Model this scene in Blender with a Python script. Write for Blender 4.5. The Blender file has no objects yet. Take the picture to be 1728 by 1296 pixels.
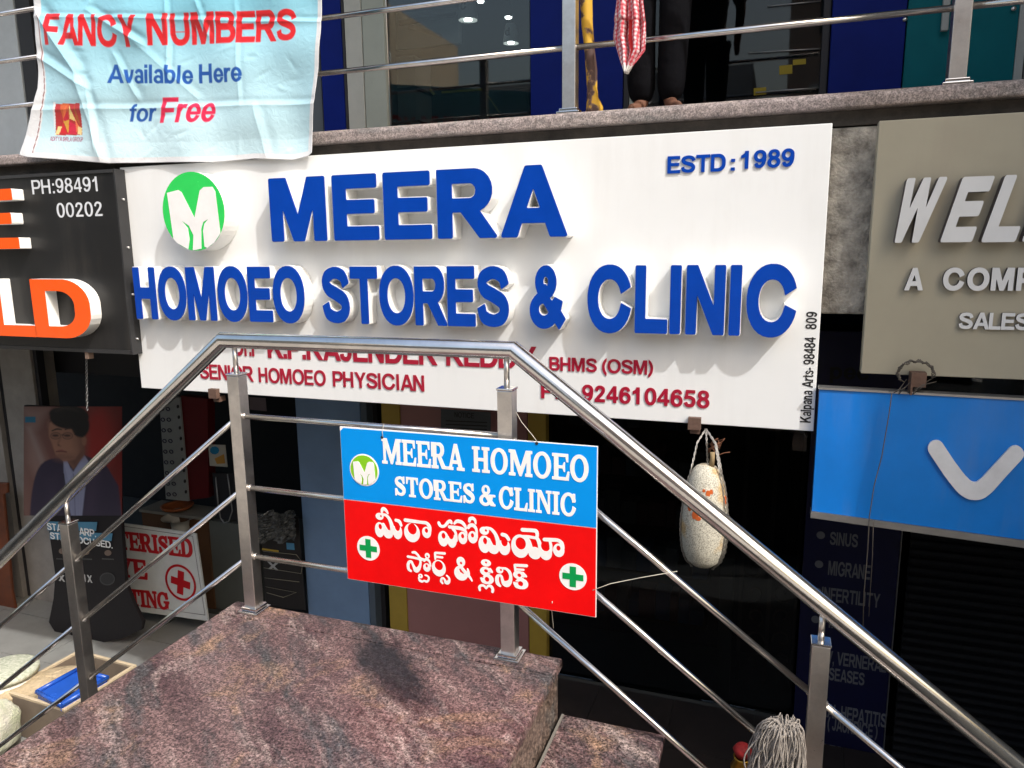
import bpy, bmesh, math, random
import numpy as np
from mathutils import Vector, Matrix
from mathutils.geometry import tessellate_polygon
R = math.radians
random.seed(7)
SC = bpy.context.scene
COL = SC.collection

# ------------------------------------------------------------------ camera, sky, sun, exposure
YAW, PITCH, ROLL, FPX, CAMZ = 0.34202454, 0.17600951, -0.01071696, 1250.52, 1.4
def cam_rows():
    cy, sy, cp, sp, cr, sr = math.cos(YAW), math.sin(YAW), math.cos(PITCH), math.sin(PITCH), math.cos(ROLL), math.sin(ROLL)
    fwd = Vector((-sy*cp, cy*cp, -sp)); right = Vector((cy, sy, 0)); up = right.cross(fwd)
    return cr*right + sr*up, -sr*right + cr*up, fwd
RT, UP, FW = cam_rows()
cd = bpy.data.cameras.new('camera'); cam = bpy.data.objects.new('camera', cd); COL.objects.link(cam)
cd.sensor_width = 36; cd.lens = 36*FPX/1728; cd.clip_start = 0.02; cd.clip_end = 2000
M = Matrix((RT, UP, -FW)).transposed().to_4x4(); M.translation = Vector((0, 0, CAMZ)); cam.matrix_world = M
SC.camera = cam
SUN = Vector((1.75, -1.0, 2.3)).normalized()
world = bpy.data.worlds.new('World'); SC.world = world; world.use_nodes = True
wn = world.node_tree.nodes; sky = wn.new('ShaderNodeTexSky'); sky.sky_type = 'NISHITA'; sky.sun_disc = False
sky.sun_elevation = math.asin(SUN.z); sky.sun_rotation = math.atan2(SUN.x, SUN.y); sky.dust_density = 6.0; sky.air_density = 1.6; sky.ozone_density = 1.0
world.node_tree.links.new(sky.outputs[0], wn['Background'].inputs[0]); wn['Background'].inputs[1].default_value = 0.15
sd = bpy.data.lights.new('sun', 'SUN'); sd.energy = 2.1; sd.angle = R(1.2); sd.color = (1, .985, .965)
so = bpy.data.objects.new('sun', sd); COL.objects.link(so); so.rotation_euler = SUN.to_track_quat('Z', 'Y').to_euler()
vs = SC.view_settings; vs.view_transform = 'Standard'; vs.look = 'None'; vs.gamma = 1; vs.exposure = 0.68; vs.use_curve_mapping = False
SC.render.engine = 'CYCLES'

def at(px, py, Y=None, z=None):
    """point of the plane Y = const (facade) or z = const (ground) seen at that spot of the photograph"""
    d = RT*((px-864)/FPX) - UP*((py-648)/FPX) + FW
    t = Y/d.y if Y is not None else (z-CAMZ)/d.z
    return Vector((0, 0, CAMZ)) + d*t

# ------------------------------------------------------------------ materials
MATS = {}
def mat(name, col, rough=.5, metal=0., nscale=None, namt=.12, bump=0., bscale=60., col2=None, spec=None, emis=None, coat=0., grime=0.):
    if name in MATS: return MATS[name]
    m = bpy.data.materials.new(name); m.use_nodes = True; nt = m.node_tree; N = nt.nodes; L = nt.links
    b = N['Principled BSDF']; b.inputs['Roughness'].default_value = rough; b.inputs['Metallic'].default_value = metal
    if spec is not None: b.inputs['Specular IOR Level'].default_value = spec
    if coat: b.inputs['Coat Weight'].default_value = coat
    c = (*col, 1)
    tc = N.new('ShaderNodeTexCoord')
    n = N.new('ShaderNodeTexNoise'); n.inputs['Scale'].default_value = nscale or 6; n.inputs['Detail'].default_value = 6; n.inputs['Roughness'].default_value = .65
    L.new(tc.outputs['Object'], n.inputs['Vector'])
    r = N.new('ShaderNodeValToRGB'); L.new(n.outputs[0], r.inputs[0])
    r.color_ramp.elements[0].position = .3; r.color_ramp.elements[1].position = .7
    c2 = (*col2, 1) if col2 else tuple(max(0, x*(1-2*namt)) for x in col)+(1,)
    r.color_ramp.elements[0].color = c2; r.color_ramp.elements[1].color = c
    L.new(r.outputs[0], b.inputs['Base Color'])
    mr = N.new('ShaderNodeMapRange'); L.new(n.outputs[0], mr.inputs[0]); mr.inputs[3].default_value = rough*.8; mr.inputs[4].default_value = min(1, rough*1.25)
    L.new(mr.outputs[0], b.inputs['Roughness'])
    if grime:
        mp = N.new('ShaderNodeMapping'); mp.inputs['Scale'].default_value = (9, 9, .9); L.new(tc.outputs['Object'], mp.inputs[0]); n3 = N.new('ShaderNodeTexNoise'); n3.inputs['Scale'].default_value = 1; n3.inputs['Detail'].default_value = 7; n3.inputs['Roughness'].default_value = .7; L.new(mp.outputs[0], n3.inputs[0])
        n4 = N.new('ShaderNodeTexNoise'); n4.inputs['Scale'].default_value = 2.3; n4.inputs['Detail'].default_value = 8; L.new(tc.outputs['Object'], n4.inputs[0])
        ml = N.new('ShaderNodeMath'); ml.operation = 'MULTIPLY'; L.new(n3.outputs[0], ml.inputs[0]); L.new(n4.outputs[0], ml.inputs[1])
        gm_ = N.new('ShaderNodeMapRange'); L.new(ml.outputs[0], gm_.inputs[0]); gm_.inputs[1].default_value = .24; gm_.inputs[2].default_value = .42; gm_.inputs[4].default_value = grime
        gx_ = N.new('ShaderNodeMix'); gx_.data_type = 'RGBA'; L.new(gm_.outputs[0], gx_.inputs[0]); L.new(r.outputs[0], gx_.inputs[6]); gx_.inputs[7].default_value = (.30, .26, .21, 1); L.new(gx_.outputs[2], b.inputs['Base Color'])
    if bump:
        n2 = N.new('ShaderNodeTexNoise'); n2.inputs['Scale'].default_value = bscale; n2.inputs['Detail'].default_value = 4
        L.new(tc.outputs['Object'], n2.inputs['Vector'])
        bp = N.new('ShaderNodeBump'); bp.inputs['Strength'].default_value = bump; bp.inputs['Distance'].default_value = .01
        L.new(n2.outputs[0], bp.inputs['Height']); L.new(bp.outputs[0], b.inputs['Normal'])
    if emis: b.inputs['Emission Color'].default_value = (*emis[:3], 1); b.inputs['Emission Strength'].default_value = emis[3]
    MATS[name] = m; return m

def steel(name, col, rough, streak=(4, 4, 260), amt=.25, bump=.05):
    m = bpy.data.materials.new(name); m.use_nodes = True; nt = m.node_tree; N = nt.nodes; L = nt.links; b = N['Principled BSDF']
    b.inputs['Metallic'].default_value = 1
    tc = N.new('ShaderNodeTexCoord'); mp = N.new('ShaderNodeMapping'); mp.inputs['Scale'].default_value = streak; L.new(tc.outputs['Object'], mp.inputs[0])
    n = N.new('ShaderNodeTexNoise'); n.inputs['Scale'].default_value = 1; n.inputs['Detail'].default_value = 5; L.new(mp.outputs[0], n.inputs[0])
    n3 = N.new('ShaderNodeTexNoise'); n3.inputs['Scale'].default_value = 7; n3.inputs['Detail'].default_value = 8; n3.inputs['Roughness'].default_value = .7; L.new(tc.outputs['Object'], n3.inputs[0])
    r = N.new('ShaderNodeValToRGB'); L.new(n3.outputs[0], r.inputs[0]); r.color_ramp.elements[0].position = .38; r.color_ramp.elements[1].position = .62
    r.color_ramp.elements[0].color = (*[c*(1-amt) for c in col], 1); r.color_ramp.elements[1].color = (*col, 1); L.new(r.outputs[0], b.inputs['Base Color'])
    mr = N.new('ShaderNodeMapRange'); L.new(n3.outputs[0], mr.inputs[0]); mr.inputs[1].default_value = .3; mr.inputs[2].default_value = .75; mr.inputs[3].default_value = rough*1.5; mr.inputs[4].default_value = rough*.7; L.new(mr.outputs[0], b.inputs['Roughness'])
    bp = N.new('ShaderNodeBump'); bp.inputs['Strength'].default_value = bump; bp.inputs['Distance'].default_value = .002; L.new(n.outputs[0], bp.inputs['Height']); L.new(bp.outputs[0], b.inputs['Normal'])
    MATS[name] = m; return m

def granite(name, cols, speck, scale=1., dark_patch=None, rough=.35, flow=0., spk=1.):
    """polished multicolour granite: drifting bands of colour under a fine crystal speckle"""
    m = bpy.data.materials.new(name); m.use_nodes = True; nt = m.node_tree; N = nt.nodes; L = nt.links; b = N['Principled BSDF']
    b.inputs['Roughness'].default_value = rough
    g = N.new('ShaderNodeNewGeometry')
    def noise(vec, s_, det=6, ro=.6, dist=0.):
        n_ = N.new('ShaderNodeTexNoise'); n_.inputs['Scale'].default_value = s_; n_.inputs['Detail'].default_value = det; n_.inputs['Roughness'].default_value = ro; n_.inputs['Distortion'].default_value = dist; L.new(vec, n_.inputs[0]); return n_
    def mixc(f, c1, c2, lo, hi, amt=1.):
        mr_ = N.new('ShaderNodeMapRange'); L.new(f, mr_.inputs[0]); mr_.inputs[1].default_value = lo; mr_.inputs[2].default_value = hi; mr_.inputs[4].default_value = amt
        q_ = N.new('ShaderNodeMix'); q_.data_type = 'RGBA'; L.new(mr_.outputs[0], q_.inputs[0])
        for k_, c_ in ((6, c1), (7, c2)):
            if isinstance(c_, tuple): q_.inputs[k_].default_value = (*c_, 1)
            else: L.new(c_, q_.inputs[k_])
        return q_.outputs[2]
    mp = N.new('ShaderNodeMapping'); mp.vector_type = 'TEXTURE'; mp.inputs['Rotation'].default_value = (0, 0, flow); mp.inputs['Scale'].default_value = (1.5/scale, .36/scale, .5/scale); L.new(g.outputs['Position'], mp.inputs[0])
    w = noise(g.outputs['Position'], 2.2, 6); mx = N.new('ShaderNodeVectorMath'); mx.operation = 'MULTIPLY_ADD'; L.new(w.outputs['Color'], mx.inputs[0]); mx.inputs[1].default_value = (.42, .42, .42); L.new(mp.outputs[0], mx.inputs[2])
    v0 = mx.outputs[0]; of = N.new('ShaderNodeVectorMath'); of.inputs[1].default_value = (7.3, 3.1, 1.7); L.new(v0, of.inputs[0]); v1 = of.outputs[0]
    out = mixc(noise(v0, 1.6, 10, .72).outputs[0], cols[0], cols[1], .40, .58)
    of3 = N.new('ShaderNodeVectorMath'); of3.inputs[1].default_value = (3.7, 5.5, 2.2); L.new(v0, of3.inputs[0])
    out = mixc(noise(of3.outputs[0], 6.5, 8, .7).outputs[0], out, cols[4], .56, .70, .8)
    of4 = N.new('ShaderNodeVectorMath'); of4.inputs[1].default_value = (11.7, 2.5, 6.2); L.new(v0, of4.inputs[0])
    out = mixc(noise(of4.outputs[0], 4.5, 8, .7).outputs[0], out, cols[5 % len(cols)], .54, .66, .85)
    out = mixc(noise(v1, 2.6, 10, .7).outputs[0], out, cols[2], .50, .62, .9)
    out = mixc(noise(g.outputs['Position'], 3.4, 9, .7, .6).outputs[0], out, cols[3], .54, .66, .8)
    of2 = N.new('ShaderNodeVectorMath'); of2.inputs[1].default_value = (1.3, 9.1, 4.7); L.new(v0, of2.inputs[0])
    out = mixc(noise(of2.outputs[0], 3.6, 10, .75).outputs[0], out, cols[4], .55, .66, .75)
    if dark_patch:
        (cx, cy, rot, sx, sy, dcol) = dark_patch
        m2 = N.new('ShaderNodeMapping'); m2.vector_type = 'TEXTURE'; m2.inputs['Location'].default_value = (cx, cy, 0); m2.inputs['Rotation'].default_value = (0, 0, rot); m2.inputs['Scale'].default_value = (sx, sy, 1)
        wv = N.new('ShaderNodeVectorMath'); wv.operation = 'MULTIPLY_ADD'; n4 = N.new('ShaderNodeTexNoise'); n4.inputs['Scale'].default_value = 6; n4.inputs['Detail'].default_value = 8; L.new(g.outputs['Position'], n4.inputs[0])
        L.new(n4.outputs['Color'], wv.inputs[0]); wv.inputs[1].default_value = (.12, .12, 0); L.new(g.outputs['Position'], wv.inputs[2]); L.new(wv.outputs[0], m2.inputs[0])
        gr = N.new('ShaderNodeTexGradient'); gr.gradient_type = 'SPHERICAL'; L.new(m2.outputs[0], gr.inputs[0])
        nb = noise(m2.outputs[0], 2.6, 9, .75); sm = N.new('ShaderNodeMath'); sm.operation = 'MULTIPLY_ADD'; L.new(nb.outputs[0], sm.inputs[0]); sm.inputs[1].default_value = 1.5; L.new(gr.outputs[0], sm.inputs[2]); mr = N.new('ShaderNodeMapRange'); L.new(sm.outputs[0], mr.inputs[0]); mr.inputs[1].default_value = .88; mr.inputs[2].default_value = 1.32; mr.inputs[4].default_value = .9; gt0 = N.new('ShaderNodeMath'); gt0.operation = 'MULTIPLY'; sg = N.new('ShaderNodeMapRange'); L.new(gr.outputs[0], sg.inputs[0]); sg.inputs[2].default_value = .25; L.new(sg.outputs[0], gt0.inputs[0]); L.new(mr.outputs[0], gt0.inputs[1])
        mm = N.new('ShaderNodeMix'); mm.data_type = 'RGBA'; L.new(gt0.outputs[0], mm.inputs[0]); L.new(out, mm.inputs[6]); mm.inputs[7].default_value = (*dcol, 1); out = mm.outputs[2]
    for sc_, lo, hi, fac in ((speck, .12, 2.1, .95), (speck*.35, .45, 1.55, .85)):
        v = N.new('ShaderNodeTexNoise'); v.inputs['Scale'].default_value = sc_; v.inputs['Detail'].default_value = 3; v.inputs['Roughness'].default_value = .8; L.new(g.outputs['Position'], v.inputs[0])
        r2 = N.new('ShaderNodeValToRGB'); L.new(v.outputs[0], r2.inputs[0]); r2.color_ramp.elements[0].position = .38; r2.color_ramp.elements[1].position = .62
        lo, hi = 1-(1-lo)*spk, 1+(hi-1)*spk; r2.color_ramp.elements[0].color = (lo, lo, lo, 1); r2.color_ramp.elements[1].color = (hi, hi, hi, 1)
        q = N.new('ShaderNodeMix'); q.data_type = 'RGBA'; q.blend_type = 'MULTIPLY'; q.clamp_result = False; q.inputs[0].default_value = fac; L.new(out, q.inputs[6]); L.new(r2.outputs[0], q.inputs[7]); out = q.outputs[2]
    L.new(out, b.inputs['Base Color'])
    dn = N.new('ShaderNodeTexNoise'); dn.inputs['Scale'].default_value = 5; dn.inputs['Detail'].default_value = 6; L.new(g.outputs['Position'], dn.inputs[0])
    mr = N.new('ShaderNodeMapRange'); L.new(dn.outputs[0], mr.inputs[0]); mr.inputs[3].default_value = rough*.6; mr.inputs[4].default_value = rough*1.5; L.new(mr.outputs[0], b.inputs['Roughness'])
    bp = N.new('ShaderNodeBump'); bp.inputs['Strength'].default_value = .12; bp.inputs['Distance'].default_value = .002; L.new(v.outputs[0], bp.inputs['Height']); L.new(bp.outputs[0], b.inputs['Normal'])
    MATS[name] = m; return m

def glass(name, tint=(.75, .8, .85), refl=1.0):
    m = bpy.data.materials.new(name); m.use_nodes = True; nt = m.node_tree; N = nt.nodes; L = nt.links; N.clear()
    o = N.new('ShaderNodeOutputMaterial'); t = N.new('ShaderNodeBsdfTransparent'); t.inputs[0].default_value = (*tint, 1)
    g = N.new('ShaderNodeBsdfGlossy'); g.inputs['Roughness'].default_value = .02; g.inputs[0].default_value = (refl, refl, refl, 1)
    f = N.new('ShaderNodeFresnel'); f.inputs[0].default_value = 1.6; x = N.new('ShaderNodeMixShader')
    L.new(f.outputs[0], x.inputs[0]); L.new(t.outputs[0], x.inputs[1]); L.new(g.outputs[0], x.inputs[2]); L.new(x.outputs[0], o.inputs[0])
    MATS[name] = m; return m

# ------------------------------------------------------------------ mesh building
ORG = {}
class MB:
    def __init__(s): s.v = []; s.f = []; s.m = []; s.sm = []
    def add(s, vs, fs, mi=0, smooth=False):
        k = len(s.v); s.v += [tuple(p) for p in vs]
        for f in fs: s.f.append([k+i for i in f]); s.m.append(mi); s.sm.append(smooth)
        return s
    def box(s, x0, x1, y0, y1, z0, z1, mi=0, rot=None, piv=None):
        P = [(x0, y0, z0), (x1, y0, z0), (x1, y1, z0), (x0, y1, z0), (x0, y0, z1), (x1, y0, z1), (x1, y1, z1), (x0, y1, z1)]
        if rot is not None:
            c = Vector(piv) if piv else Vector(((x0+x1)/2, (y0+y1)/2, (z0+z1)/2)); P = [rot @ (Vector(p)-c) + c for p in P]
        return s.add(P, [(0, 3, 2, 1), (4, 5, 6, 7), (0, 1, 5, 4), (1, 2, 6, 5), (2, 3, 7, 6), (3, 0, 4, 7)], mi)
    def prism(s, poly, y0, y1, mi=0, mside=None):
        """polygon in x,z extruded along Y (front face at y0)"""
        n = len(poly); area = sum(poly[i][0]*poly[(i+1) % n][1]-poly[(i+1) % n][0]*poly[i][1] for i in range(n))
        if area < 0: poly = poly[::-1]
        vs = [(x, y0, z) for x, z in poly]+[(x, y1, z) for x, z in poly]
        tri = tessellate_polygon([[Vector((x, z, 0)) for x, z in poly]])
        fs = []
        for a, b, c in tri:
            A, B, C_ = poly[a], poly[b], poly[c]
            if (B[0]-A[0])*(C_[1]-A[1])-(B[1]-A[1])*(C_[0]-A[0]) < 0: b, c = c, b
            fs.append((a, b, c)); fs.append((n+a, n+c, n+b))
        s.add(vs, fs, mi)
        return s.add(vs, [(i, n+i, n+(i+1) % n, (i+1) % n) for i in range(n)], mi if mside is None else mside)
    def tube(s, pts, r, n=12, mi=0, cap=True, smooth=True, twist=0):
        pts = [Vector(p) for p in pts]; rs = r if isinstance(r, (list, tuple)) else [r]*len(pts)
        vs = []; t0 = (pts[1]-pts[0]).normalized(); ref = Vector((0, 0, 1)) if abs(t0.z) < .9 else Vector((1, 0, 0)); u = t0.cross(ref).normalized()
        for i, p in enumerate(pts):
            if i == 0: t = pts[1]-p
            elif i == len(pts)-1: t = p-pts[i-1]
            else: t = (pts[i+1]-p).normalized()+(p-pts[i-1]).normalized()
            t.normalize(); u = (u-t*u.dot(t)).normalized(); w = t.cross(u)
            k = 1.
            if 0 < i < len(pts)-1: k = 1/max(.5, (pts[i+1]-p).normalized().dot(t))
            for j in range(n):
                a = 2*math.pi*j/n + twist
                vs.append(p+(u*math.cos(a)+w*math.sin(a))*rs[i])
        fs = [(i*n+j, i*n+(j+1) % n, (i+1)*n+(j+1) % n, (i+1)*n+j) for i in range(len(pts)-1) for j in range(n)]
        s.add(vs, fs, mi, smooth)
        if cap: s.add(vs, [tuple(range(n))[::-1], tuple((len(pts)-1)*n+j for j in range(n))], mi)
        return s
    def lathe(s, prof, c, n=28, mi=0, smooth=True, ax=None):
        """profile [(r,h)] turned round a vertical axis through c"""
        vs = []
        for r, h in prof:
            for j in range(n):
                a = 2*math.pi*j/n; p = Vector((r*math.cos(a), r*math.sin(a), h))
                if ax is not None: p = ax @ p
                vs.append(p+Vector(c))
        fs = [(i*n+j, i*n+(j+1) % n, (i+1)*n+(j+1) % n, (i+1)*n+j) for i in range(len(prof)-1) for j in range(n)]
        return s.add(vs, fs, mi, smooth)
    def disc(s, cx, cz, rx, rz, y0, y1, mi=0, mside=None, n=48):
        return s.prism([(cx+rx*math.cos(2*math.pi*i/n), cz+rz*math.sin(2*math.pi*i/n)) for i in range(n)], y0, y1, mi, mside)
def org(o): return ORG.get(o.name, Vector((0, 0, 0)))
def part(name, mb, mats, parent=None, bevel=0, label=None, kind=None, wn_=False):
    base = org(parent) if parent else Vector((0, 0, 0))
    me = bpy.data.meshes.new(name); me.from_pydata([tuple(Vector(v)-base) for v in mb.v], [], mb.f)
    mats = mats if isinstance(mats, (list, tuple)) else [mats]
    for m in mats: me.materials.append(m)
    me.polygons.foreach_set('material_index', mb.m); me.polygons.foreach_set('use_smooth', mb.sm); me.update()
    bm = bmesh.new(); bm.from_mesh(me); bmesh.ops.remove_doubles(bm, verts=bm.verts, dist=1e-5); bmesh.ops.recalc_face_normals(bm, faces=bm.faces); bm.to_mesh(me); bm.free()
    o = bpy.data.objects.new(name, me); COL.objects.link(o)
    if parent: o.parent = parent; ORG[o.name] = base.copy()
    else: ORG[o.name] = Vector((0, 0, 0))
    if bevel:
        b = o.modifiers.new('bevel', 'BEVEL'); b.width = bevel; b.segments = 2; b.limit_method = 'ANGLE'; b.angle_limit = R(40); b.harden_normals = False
    if label: o['label'] = label
    if kind: o['kind'] = kind
    return o
def struct(name, mb, mats, bevel=0): return part(name, mb, mats, None, bevel, kind='structure')
def thing(name, label, cat, loc, group=None):
    o = bpy.data.objects.new(name, None); COL.objects.link(o); o.location = loc; o.empty_display_size = .1
    o['label'] = label; o['category'] = cat
    if group: o['group'] = group
    ORG[o.name] = Vector(loc); return o
def tag(o, label, cat, group=None):
    o['label'] = label; o['category'] = cat
    if group: o['group'] = group
    return o
def copy_thing(src, loc, label=None):
    """copy a thing, its parts and their sub-parts"""
    def rec(s, par):
        c = s.copy(); COL.objects.link(c); c.parent = par; ORG[c.name] = Vector(loc)
        for ch in [k for k in COL.objects if k.parent == s]: rec(ch, c)
        return c
    c = rec(src, None); c.location = loc
    if label: c['label'] = label
    return c

# ------------------------------------------------------------------ lettering: signed distance shapes traced into outlines
class Gd:
    def __init__(s, x0, x1, y0, y1, h):
        s.x0, s.y0, s.h = x0, y0, h; nx = int((x1-x0)/h)+2; ny = int((y1-y0)/h)+2
        s.X, s.Y = np.meshgrid(x0+h*np.arange(nx), y0+h*np.arange(ny))
G = None; WT = 0.
def bx(x0, y0, x1, y1):
    cx, cy, a, b = (x0+x1)/2, (y0+y1)/2, (x1-x0)/2, (y1-y0)/2; dx = np.abs(G.X-cx)-a; dy = np.abs(G.Y-cy)-b
    return np.hypot(np.maximum(dx, 0), np.maximum(dy, 0))+np.minimum(np.maximum(dx, dy), 0)
def rb(x0, y0, x1, y1, r):
    cx, cy, a, b = (x0-2+x1)/2, (y0+y1)/2, (x1-x0+2)/2-r, (y1-y0)/2-r; dx = np.abs(G.X-cx)-a; dy = np.abs(G.Y-cy)-b
    d = np.hypot(np.maximum(dx, 0), np.maximum(dy, 0))+np.minimum(np.maximum(dx, dy), 0)-r
    return np.maximum(d, x0-G.X)
def po(*P):
    X, Y = G.X, G.Y; d = None; s = np.ones_like(X); n = len(P)
    for i in range(n):
        (ax, ay), (b_x, b_y) = P[i], P[i-1]; ex, ey = b_x-ax, b_y-ay; wx, wy = X-ax, Y-ay
        t = np.clip((wx*ex+wy*ey)/(ex*ex+ey*ey+1e-12), 0, 1); dd = (wx-ex*t)**2+(wy-ey*t)**2; d = dd if d is None else np.minimum(d, dd)
        c1 = Y >= ay; c2 = Y < b_y; c3 = ex*wy > ey*wx; fl = (c1 & c2 & c3) | (~c1 & ~c2 & ~c3); s = np.where(fl, -s, s)
    return s*np.sqrt(d)
def el(cx, cy, rx, ry, p=2.0):
    u = np.abs((G.X-cx)/rx)+1e-9; v = np.abs((G.Y-cy)/ry)+1e-9; F = (u**p+v**p)**(1/p)
    gx = F**(1-p)*u**(p-1)/rx; gy = F**(1-p)*v**(p-1)/ry
    return (F-1)/np.maximum(np.hypot(gx, gy), 1e-6)
def smooth_pts(P, k=6):
    P = [tuple(map(float, p)) for p in P]; Q = [P[0]]+P+[P[-1]]; out = []
    for i in range(1, len(Q)-2):
        a, b, c, d = (np.array(Q[j]) for j in (i-1, i, i+1, i+2))
        for t in np.arange(k)/k: out.append(.5*((2*b)+(c-a)*t+(2*a-5*b+4*c-d)*t*t+(3*b-a-3*c+d)*t**3))
    out.append(np.array(P[-1])); return out
def st(P, flat=(0, 0), k=6):
    """variable width stroke through (x, y, half width); flat ends cut square"""
    Q = smooth_pts(P, k); d = None; n = len(Q)-1
    for i, (a, b) in enumerate(zip(Q[:-1], Q[1:])):
        ex, ey = b[0]-a[0], b[1]-a[1]; wx, wy = G.X-a[0], G.Y-a[1]; q = (wx*ex+wy*ey)/(ex*ex+ey*ey+1e-12); t = np.clip(q, 0, 1)
        dd = np.hypot(wx-ex*t, wy-ey*t)-(a[2]+(b[2]-a[2])*t); L_ = math.hypot(ex, ey)
        if flat[0] and i == 0: dd = np.where(q < 0, np.maximum(dd, -q*L_)+1e-6, dd); near0 = q < 0
        if flat[1] and i == n-1: dd = np.where(q > 1, np.maximum(dd, (q-1)*L_)+1e-6, dd)
        # a flat end also trims the round ends of its neighbours, but only close to the end itself
        d = dd if d is None else np.minimum(d, dd)
    for fl, p, q in ((flat[0], Q[0], Q[1]), (flat[1], Q[-1], Q[-2])):
        if fl:
            u = np.array([p[0]-q[0], p[1]-q[1]]); u /= np.hypot(*u); al = (G.X-p[0])*u[0]+(G.Y-p[1])*u[1]; la = np.abs(-(G.X-p[0])*u[1]+(G.Y-p[1])*u[0])
            oth = None; m = n-6*2
            S_ = Q[12:] if p is Q[0] else Q[:-12]
            for a in S_:
                e = np.hypot(G.X-a[0], G.Y-a[1])-a[2]; oth = e if oth is None else np.minimum(oth, e)
            cut = (al > 0) & (la < p[2]*1.5+2*WT) & (al < p[2]*1.5+2*WT)
            own = np.maximum(np.hypot(np.maximum(la-p[2], 0), 0)+0*al, al)
            r = np.where(la < p[2], al, np.hypot(al, la-p[2])); r = r if oth is None else np.minimum(r, oth)
            d = np.where(cut, r, d)
    return d
def U(*a):
    r = a[0]
    for b in a[1:]: r = np.minimum(r, b)
    return r
def mi_(a, *bs):
    for b in bs: a = np.maximum(a, -b)
    return a
def tri_w(*p): return po(*p)

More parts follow.
